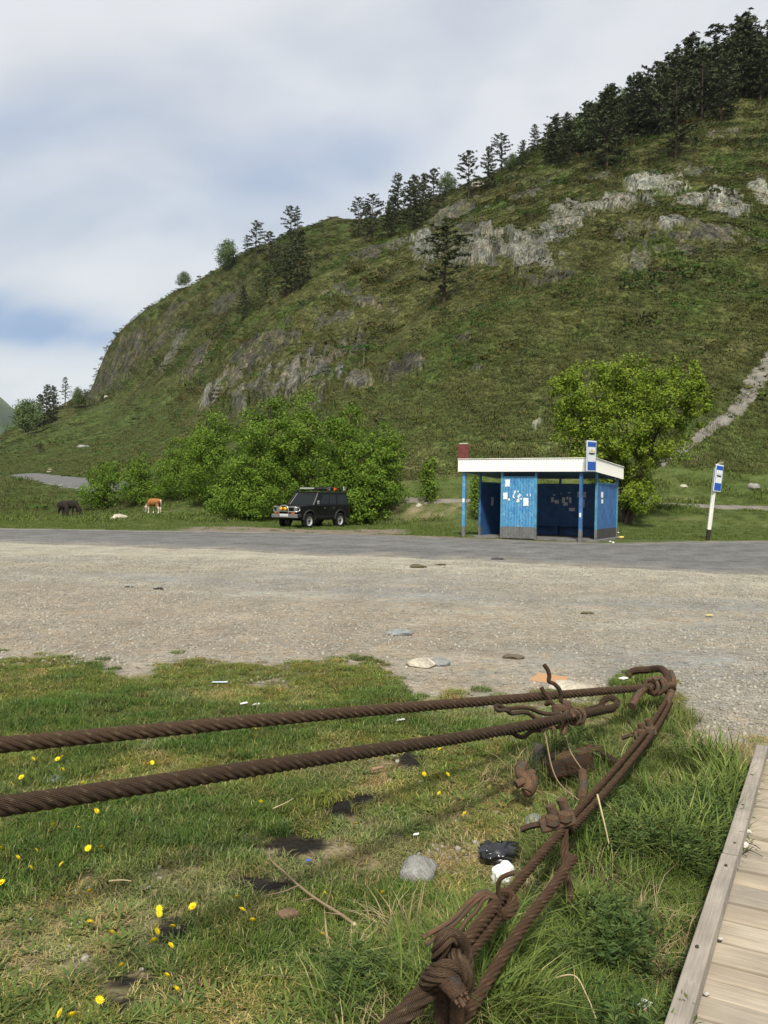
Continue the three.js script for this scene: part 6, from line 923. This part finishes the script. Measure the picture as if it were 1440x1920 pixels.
  for (let i = 0; i < 17500; i++) {
    const d = 33 + Math.pow(r(), 1.2) * 42, p = -220 + r() * 1900, x = (p - 720) / FOCAL * d, e = d - line(FAR, x); if (nearPath(x, d) || Math.hypot(x + 15.4, d - 56) < 2.4 || Math.hypot(x + 22.2, d - 59.5) < 3) continue; if (e < 0.3 || r() > ss(0.2, 1.6, e) || d > 58 && p > 420) continue;
    const q = P0.clone().sub(V(x, 0, -d)), loc = V(x, 0, -d).sub(P0).applyAxisAngle(V(0, 1, 0), -SHROT); if (loc.x > 0.15 && loc.x < 5.2 && loc.z < 0.3 && loc.z > -3.8) continue;
    const n1 = fbm(x * 0.35, d * 0.5, 20, 4), dirt = Math.exp(-Math.pow((x + 3.9) / 5.2, 4) - Math.pow((d - 37.3) / 2.9, 4)); if (dirt > 0.35 && r() < 0.93) continue; const bk = Math.exp(-Math.pow((x - 1.2) / 4, 2) - Math.pow((d - 47.6) / 1.5, 2)); if (bk > 0.4 && r() < 0.6) continue;
    const n = fbm(x * 0.7, d * 0.7, 240, 3); V3.push([mat4(V(x, H(x, d) - 0.02, -d), (r() - 0.5) * 0.4, r() * 6.28, (r() - 0.5) * 0.4, (0.35 + 0.5 * r()) * (0.8 + 1.5 * ss(0.5, 0.7, n) * ss(44, 47, d))), mix3([0.070, 0.105, 0.026], [0.112, 0.142, 0.040], n * 0.7 + r() * 0.3)]);
  }
  stuff('verge_grass', 'green grass of the verge beyond the road', 'grass', gV, matGrass, V3);
}
// grass on the foot of the hill
{
  const r = rng(97), L = [], g = tuft(531, 46, 0.22, 0.55, 0.03, 0.9, [...GREENS, [1.5, 1.3, 1.5], [0.7, 0.75, 0.7]]);
  for (let i = 0; i < 18500; i++) {
    const d = 58 + Math.pow(r(), 1.4) * 95, p = -200 + r() * 1850, x = (p - 720) / FOCAL * d; if (nearPath(x, d) || (d < 66 && p < 430)) continue; const y = hillH(x, d), [m] = rockiness(x, d, y); if (m > 0.4) continue; const n = fbm(x / 6, d / 7, 102, 4), e = fbm(x / 2, d / 2, 260, 3);
    L.push([mat4(V(x, y - 0.03, -d), 0.5, (r() - 0.5) * 1.2, 0, (0.6 + 0.8 * r()) * (0.7 + 0.6 * e)), mix3([0.052, 0.070, 0.020], [0.095, 0.098, 0.034], r() * 0.6 + (1 - n) * 0.4)]);
  }
  stuff('hillside_grass', 'uneven grass on the lower slope of the hill', 'grass', g, matGrass, L);
}
// loose stones of the gravel lot
{
  const r = rng(91), sets = [[], [], []], one = [0, 1, 2, 3].map(i => rockGeo(600 + i, 1, 1, 0.55, 0.85, 0.5)), geos = [0, 1, 2].map(() => merge(Array.from({ length: 13 }, () => { const g = one[Math.floor(r() * 4)].clone(), s = 0.005 + 0.016 * Math.pow(r(), 3), a = r() * 6.28, q = 0.26 * Math.sqrt(r()); g.rotateY(r() * 6.28); g.scale(s, s, s); g.translate(Math.cos(a) * q, s * 0.12, Math.sin(a) * q); const k = 0.72 + 0.5 * r() * r(); return tint(g, [k, k * 0.985, k * 0.95]); })));
  for (let i = 0; i < 5000; i++) {
    const d = 6.0 + Math.pow(r(), 1.5) * 15, x = (r() * 2 - 1) * frameX(d, 0.6), n = fbm(x * 0.5, d * 0.8, 250, 3) + (x > 2 && d < 13 ? 0.12 : 0); if (d > line(NEAR, x) - 0.4 || lawn(x, d) > 0.5 || r() > ss(0.34, 0.62, n) + 0.12) continue;
    const s = 0.9 + 0.06 * d; sets[i % 3].push([mat4(V(x, H(x, d) + 0.001, -d), 0, r() * 6.28, 0, 1, s, 1), mix3([0.25, 0.235, 0.20], [0.33, 0.31, 0.27], r())]);
  }
  for (let i = 0; i < 150; i++) { const d = 3 + r() * 5, x = (r() * 2 - 1) * frameX(d); if (lawn(x, d) < 0.5 || dryness(x, d) < 0.5 || !clearOf(x, d, 0.3)) continue; sets[i % 3].push([mat4(V(x, H(x, d), -d), 0, r() * 6.28, 0, 0.9, 1.3, 0.9), [0.30, 0.28, 0.25]]); }
  const mS = std([1, 1, 1], 0.95, { vertexColors: true }); sets.forEach((l, i) => stuff('gravel', 'loose grey stones scattered over the lot', 'gravel', geos[i], mS, l));
}
// dandelions in flower: [column, row]
{
  const Y = std([0.86, 0.66, 0.010], 0.8, { side: THREE.DoubleSide }), St = std([0.10, 0.16, 0.04], 0.8), q = rng(95);
  const head = (() => { const l = []; for (let ring = 0; ring < 3; ring++) for (let i = 0; i < 14; i++) { const a = i / 14 * 6.2832 + ring * 0.3, e = 0.18 + ring * 0.42, d = V(Math.cos(a) * Math.cos(e), Math.sin(e), Math.sin(a) * Math.cos(e)), L = 0.0088 - ring * 0.0018; l.push([d.clone().multiplyScalar(L * 0.9), d.clone().multiplyScalar(L), V(-Math.sin(a), 0, Math.cos(a)).multiplyScalar(0.0032), [1, 1, 1]]); } const g = faces(l); g.deleteAttribute('color'); return g; })(), stem = tube([V(0, 0, 0), V(0.004, 0.03, 0.002), V(0.001, 0.06, 0)], 0.0016, 6, 5);
  const F = [[62, 1422], [108, 1422], [117, 1418], [117, 1441], [40, 1455], [22, 1466], [155, 1468], [99, 1546], [147, 1552], [180, 1521], [477, 1365], [478, 1380], [278, 1432], [285, 1430], [489, 1501], [541, 1445], [666, 1543], [68, 1592], [33, 1606], [2, 1589], [2, 1653], [57, 1624], [115, 1617], [165, 1588], [190, 1586], [167, 1669], [168, 1728], [210, 1746], [298, 1703], [298, 1712], [293, 1736], [294, 1745], [323, 1737], [288, 1762], [320, 1771], [361, 1699], [444, 1682], [453, 1705], [608, 1671], [717, 1668], [604, 1751], [697, 1782], [228, 1809], [312, 1830], [329, 1856], [186, 1876], [112, 1899], [135, 1904], [473, 1726], [824, 1408], [886, 1426], [795, 1452], [839, 1453], [823, 1487], [871, 1526]];
  const where = (x, y) => y < 1480 && x < 560 ? 'yellow dandelion in the grass between the two cables' : x > 780 ? 'yellow dandelion in the grass under the lower cable, right of centre' : y < 1560 ? 'yellow dandelion just below the lower cable' : y < 1660 ? 'yellow dandelion in the left lawn below the cables' : x > 560 ? 'yellow dandelion by the long dry stick' : y < 1790 ? 'yellow dandelion among the dark bare patches' : 'yellow dandelion near the bottom left corner';
  ordered(F, p => where(...p), (k, o) => k.replace('yellow', o + ' yellow').replace('dandelion', 'dandelion from the left,').replace(',,', ','));
  for (const q0 of F) { const [x, y] = q0, o = thing('dandelion', q0.label, 'dandelion', 'dandelions in the lawn'), p = gnd(x, y, 0.05); o.position.set(p.x, H(p.x, -p.z), p.z); const s = 0.60 + 0.38 * q(); part(o, 'stem', stem, St); const h = part(o, 'flower', head, Y); h.position.set(0.001, 0.06, 0); h.rotation.set(0.5 + q() * 0.5, q() * 6, 0, 'YXZ'); o.scale.set(s * 1.1, 0.95, s * 1.1); h.scale.set(1.15, 1.15 * s, 1.15); }
}

// ------------------------------------------------------------------ stones, litter and small things
{
  const texStone = tex(256, (u, v) => { const a = tfbm(u, v, 5, 5, 71), b = tfbm(u, v, 30, 3, 73); const k = 0.84 + (a - 0.5) * 0.4 + (b - 0.5) * 0.35; return [k, k * 0.99, k * 0.97]; });
  const st = c => new THREE.MeshPhysicalMaterial({ specularIntensity: 0.2, map: texStone, bumpMap: texStone, bumpScale: 0.01, color: new THREE.Color().setRGB(...c), roughness: 0.95 });
  const mG = st([0.36, 0.36, 0.35]), mB = st([0.34, 0.37, 0.38]), mP = st([0.62, 0.57, 0.47]), mD = st([0.10, 0.095, 0.09]), mW = std([0.80, 0.79, 0.76], 0.8);
  const stone = (l, px, py, sx, sy, sz, m, seed, ry = 0, sink = 0.3) => { const o = solo('stone', l, 'stone', rockGeo(seed, 4, sx, sy, sz, 0.5), m), p = gnd(px, py); o.position.set(p.x, H(p.x, -p.z) + sy * (1 - sink) * 0.5, p.z); o.rotation.y = ry; return o; };
  stone('grey embedded stone in the lawn beside the long dry stick', 785, 1640, 0.085, 0.075, 0.09, mG, 701, 0.4);
  stone('flat bluish stone under the cables at the left edge', 104, 1460, 0.058, 0.022, 0.07, mB, 702, 0.2);
  stone('small grey stone at the left of the middle rope clamp', 1004, 1546, 0.055, 0.04, 0.06, mG, 703);
  stone('dark upright stone beside the rusty shackle', 1008, 1440, 0.055, 0.12, 0.05, mD, 704, 0.5); stone('dark stone low under the rotten timber', 1075, 1450, 0.08, 0.06, 0.07, mD, 705, 1.0); stone('pale stone half hidden under the doubled rope', 944, 1768, 0.05, 0.05, 0.06, mG, 706);
  stone('half-buried pale rock in the gravel left of the cable ends', 790, 1248, 0.15, 0.05, 0.15, mP, 707); stone('flat grey rock in the gravel beside the pale rock', 826, 1246, 0.10, 0.05, 0.1, mB, 708); stone('flat bluish rock in the middle of the gravel lot', 750, 1190, 0.15, 0.05, 0.13, mB, 709); stone('pale rock behind the loose wires at the lawn edge', 1072, 1292, 0.22, 0.05, 0.16, mP, 710);
  stone('pale rounded stone on the verge between the cows', 222, 973, 0.50, 0.28, 0.35, mP, 712, 0.2, 0.1).position.copy(onLand(gnd(222, 973).x, 48)); scene.children[scene.children.length - 1].position.set((222 - 720) / FOCAL * 48, H((222 - 720) / FOCAL * 48, 48) + 0.1, -48);
  const hs = (l, px, py, sx, sy, sz, m, seed) => { const q = hillAt(px, py), o = solo('boulder', l, 'boulder', rockGeo(seed, 4, sx, sy, sz, 0.5), m); o.position.copy(q); o.rotation.y = seed; return o; };
  hs('white boulder on the ridge between two single pines', 902, 352, 2.6, 1.6, 2.0, mP, 720); hs('grey boulder on the slope right of the roadside sign', 1412, 914, 0.62, 0.28, 0.5, mG, 721); hs('long flat pale rock in the meadow left of the bushes', 158, 838, 1.6, 0.35, 0.9, mG, 722); hs('white stone above the side road', 95, 881, 0.32, 0.16, 0.25, mP, 723); hs('white stone at the edge of the side road', 92, 885, 0.3, 0.1, 0.25, mP, 726); hs('pale stone below the footpath left of the shelter', 785, 949, 0.22, 0.16, 0.18, mP, 724); hs('pale stone in the grass left of the roadside sign', 1282, 912, 0.28, 0.12, 0.2, mP, 725); hs('white rock on the meadow below the spur', 200, 746, 1.4, 0.7, 1, mP, 727);
  // litter
  const lit = (n, l, c, px, py, g, m, up = 0.01, ry = 0) => { const o = solo(n, l, c, g, m), p = gnd(px, py); o.position.set(p.x, H(p.x, -p.z) + up, p.z); o.rotation.y = ry; return o; };
  const mBag = new THREE.MeshPhysicalMaterial({ color: new THREE.Color(0.010, 0.010, 0.013), roughness: 0.28, clearcoat: 0.5, side: THREE.DoubleSide });
  const bagG = (() => { const g = rockGeo(801, 5, 1, 1, 1, 0.6), p = g.attributes.position; for (let i = 0; i < p.count; i++) { const v = V(p.getX(i), p.getY(i), p.getZ(i)), f = 1 + (Math.abs(fbm(v.x * 3, v.y * 3, v.z * 3, 4) - 0.5) * 2 - 0.3) * 0.8; p.setXYZ(i, v.x * f * 0.11, v.y * f * 0.055, v.z * f * 0.09); } g.computeVertexNormals(); return g; })();
  lit('rubbish_bag', 'crumpled black plastic bag in the grass left of the ropes', 'plastic bag', 935, 1612, bagG, mBag, 0.045, 0.4); lit('white_bag', 'white crumpled plastic behind the frayed rope joint', 'plastic bag', 945, 1652, rockGeo(802, 4, 0.05, 0.05, 0.045, 1.1), mW, 0.04);
  const cb = thing('cardboard', 'brown piece of cardboard on the gravel behind the loose wires', 'cardboard'); { const p = gnd(1033, 1276); cb.position.set(p.x, 0.012, p.z); cb.rotation.y = -0.5; const s = new THREE.Shape(); [[-0.17, -0.1], [0.16, -0.13], [0.13, 0.1], [-0.15, 0.13]].forEach(([x, y], i) => i ? s.lineTo(x, y) : s.moveTo(x, y)); const g = new THREE.ExtrudeGeometry(s, { depth: 0.004, bevelEnabled: false }); g.rotateX(-Math.PI / 2 + 0.12); part(cb, 'sheet', g, std([0.40, 0.235, 0.125], 0.95)); }
  const wrap = (l, px, py, w, h, m, ry) => { const s = new THREE.Shape(); [[-w, -h], [w * 0.9, -h * 0.8], [w, h], [-w * 0.8, h * 0.9]].forEach(([x, y], i) => i ? s.lineTo(x, y) : s.moveTo(x, y)); const g = new THREE.ExtrudeGeometry(s, { depth: 0.002, bevelEnabled: false }), p = g.attributes.position; for (let i = 0; i < p.count; i++) p.setZ(i, p.getZ(i) + Math.sin(p.getX(i) * 60) * 0.003); g.rotateX(-Math.PI / 2); g.computeVertexNormals(); return lit('wrapper', l, 'litter', px, py, g, m, 0.03, ry); };
  wrap('pale blue wrapper in the grass at the lawn edge', 412, 1283, 0.07, 0.022, std([0.55, 0.66, 0.78], 0.5), 0.2); wrap('small white wrapper on the gravel beside the anchor bar', 1169, 1278, 0.045, 0.035, mW, 0.6); wrap('white wrapper in the grass left of the deck end', 1286, 1413, 0.05, 0.025, mW, -0.3); wrap('tiny white scrap in the lawn left of the black bag', 780, 1573, 0.014, 0.01, mW, 0); wrap('small blue scrap near the dark bare patches', 578, 1621, 0.012, 0.008, std([0.05, 0.12, 0.5], 0.5), 0); wrap('white scrap in the grass near the middle of the lawn', 750, 1360, 0.035, 0.02, mW, 0.3); wrap('yellow scrap on the gravel at the right', 1330, 1157, 0.06, 0.04, std([0.8, 0.66, 0.12], 0.7), 0.2);
  for (const [x, y, l] of [[480, 1326, 'first'], [457, 1324, 'second']]) wrap(`white paper bit at the lawn edge behind the upper cable, ${l} from the right`, x, y, 0.03, 0.02, mW, 0.4);
  wrap('crumpled silver wrapper at the bottom edge left of the deck', 1207, 1905, 0.03, 0.02, mW, 0.8); wrap('crumpled orange and white wrapper at the bottom edge left of the deck', 1192, 1916, 0.03, 0.015, std([0.6, 0.2, 0.06], 0.6), 0.1);
  // sticks
  const mSt = std([0.24, 0.175, 0.115], 1), mSl = std([0.46, 0.37, 0.22], 1);
  const stick = (l, P, r0, m, n = 'stick', r1 = r0 * 0.5) => { const o = thing(n, l, 'stick'); part(o, 'stem', tube(P.map(([x, y, h]) => { const q = gnd(x, y, h ?? 0.04); return q; }), r0, 24, 6, r1), m); return o; };
  const S1 = stick('long dry branched stick lying across the lawn', [[664, 1733], [640, 1715], [600, 1690], [560, 1660], [530, 1632], [508, 1612], [505, 1590]], 0.007, mSt, 'stick', 0.0025); for (const P of [[[612, 1696], [622, 1660], [620, 1634]], [[560, 1660], [530, 1672], [490, 1680]], [[640, 1715], [605, 1710]], [[590, 1684], [560, 1690]]]) part(S1, 'side_twig', tube(P.map(([x, y]) => gnd(x, y, 0.045)), 0.003, 12, 5, 0.001), mSt); { const g = rockGeo(31, 1, 0.009, 0.009, 0.012); const q = gnd(665, 1733, 0.042); g.translate(q.x, q.y, q.z); part(S1, 'broken_end', g, mSl); }
  stick('pale dry stem standing in the tall grass right of the clamp', [[1120, 1490, 0.32], [1130, 1530, 0.26], [1142, 1582, 0.16]], 0.0045, mSl, 'dry_stem'); stick('dry straw lying in the lawn at the left', [[204, 1652], [230, 1650], [246, 1652]], 0.004, mSl, 'dry_stem'); stick('dry grass stem on the ground right of the big knot', [[1018, 1840, 0.1], [1076, 1829, 0.12], [1100, 1866, 0.1], [1118, 1910, 0.08]], 0.003, mSl, 'dry_stem'); stick('dry stem beside the lower rope', [[962, 1718, 0.1], [1000, 1706, 0.1]], 0.003, mSl, 'dry_stem'); stick('pale bent stem at the bottom centre of the lawn', [[614, 1823], [640, 1832], [665, 1830], [700, 1812], [725, 1797]], 0.004, mSl, 'dry_stem'); stick('short pale stick in the worn grass below the cable', [[512, 1516], [530, 1508], [550, 1497]], 0.004, mSl, 'dry_stem'); stick('brown stick near the bare ground below the lower cable', [[697, 1443], [718, 1438]], 0.012, std([0.30, 0.19, 0.13], 1), 'wood_chip');
  for (const [a, b, c, e, f, g] of [[1020, 1370, 1050, 1470, 1085, 1500], [1060, 1380, 1070, 1410, 1098, 1452]]) stick(a < 1040 ? 'long brown dead stalk leaning over the anchor pit' : 'short brown dead stalk over the anchor pit', [[a, b, 0.35], [c, e, 0.25], [f, g, 0.2]], 0.005, mSt, 'dead_stalk');
  { const o = solo('brick_fragment', 'broken brown brick lying in the lawn left of the dandelions', 'brick', rockGeo(55, 3, 0.045, 0.025, 0.03, 0.4), st([0.30, 0.20, 0.14])), p = gnd(539, 1724); o.position.set(p.x, H(p.x, -p.z) + 0.03, p.z); }
  // dung and dark debris on road and gravel
  const mDu = std([0.10, 0.085, 0.05], 1); const clod = (l, px, py, s, seed, m = mDu) => { const o = solo('clod', l, 'debris', rockGeo(seed, 3, s, s * 0.25, s * 0.6, 0.9), m), p = gnd(px, py); o.position.set(p.x, s * 0.08, p.z); return o; };
  clod('larger dung patch at the near edge of the road', 783, 1064, 0.22, 861); clod('dung scrap right of the larger patch on the road edge', 826, 1060, 0.14, 862); clod('dark clod on the gravel left of centre', 298, 1105, 0.10, 863, std([0.03, 0.028, 0.025], 1)); clod('small dark clod left of the larger one on the gravel', 242, 1101, 0.07, 864, std([0.04, 0.035, 0.03], 1)); clod('dark scrap in the middle of the right gravel', 1100, 1151, 0.10, 865); clod('dry weed clump on the gravel behind the cables', 960, 1234, 0.12, 866, std([0.12, 0.10, 0.07], 1)); clod('dark crack of debris on the road', 932, 1050, 0.2, 867, std([0.06, 0.06, 0.06], 1)); clod('dark patch at the gravel edge below the upper cable', 893, 1329, 0.08, 868, std([0.05, 0.04, 0.035], 1));
  // litter by the shelter
  for (const [x, y, s, m, l] of [[1165, 1010, 0.12, std([0.75, 0.5, 0.12], 0.8), 'yellow crumpled packet beside the right shelter wall'], [1158, 1002, 0.09, mW, 'white crumpled paper right of the shelter'], [1144, 1016, 0.05, mW, 'tiny white litter at the foot of the right shelter wall'], [1150, 1018, 0.05, mW, 'tiny white litter nearest the road by the shelter']]) { const o = solo('litter', l, 'litter', rockGeo(Math.round(x), 2, s, s * 0.5, s * 0.8, 1), m), p = gnd(x, y); o.position.set(p.x, H(p.x, -p.z) + s * 0.3, p.z); }
  // building at the far left edge
  const B = thing('far_shed', 'red roofed white shed far off at the left edge', 'shed'), q = hillAt(2, 829); B.position.copy(q).add(V(-1.5, 0, 2)); part(B, 'wall', box(5, 1.2, 3, -1, 0.3, 0), mW); part(B, 'roof', (() => { const s = new THREE.Shape(); s.moveTo(-2.5, 0); s.lineTo(2.5, 0); s.lineTo(0, 1.5); s.closePath(); const g = new THREE.ExtrudeGeometry(s, { depth: 7, bevelEnabled: false }); g.rotateY(Math.PI / 2); g.scale(0.75, 0.7, 0.75); g.translate(-3.6, 0.9, 0); return g; })(), std([0.36, 0.14, 0.08], 0.9));
  bush('dark bush beside the far shed at the left edge', 12, 832, 250, 46, 50, 231, 700, null, 'far_bush', 'bush'); bush('round bush right of the far shed', 24, 828, 250, 30, 30, 232, 500, null, 'far_bush', 'bush');
}
scene.fog = new THREE.FogExp2(new THREE.Color(0.74, 0.80, 0.86), 0.00005);
renderer.render(scene, camera);
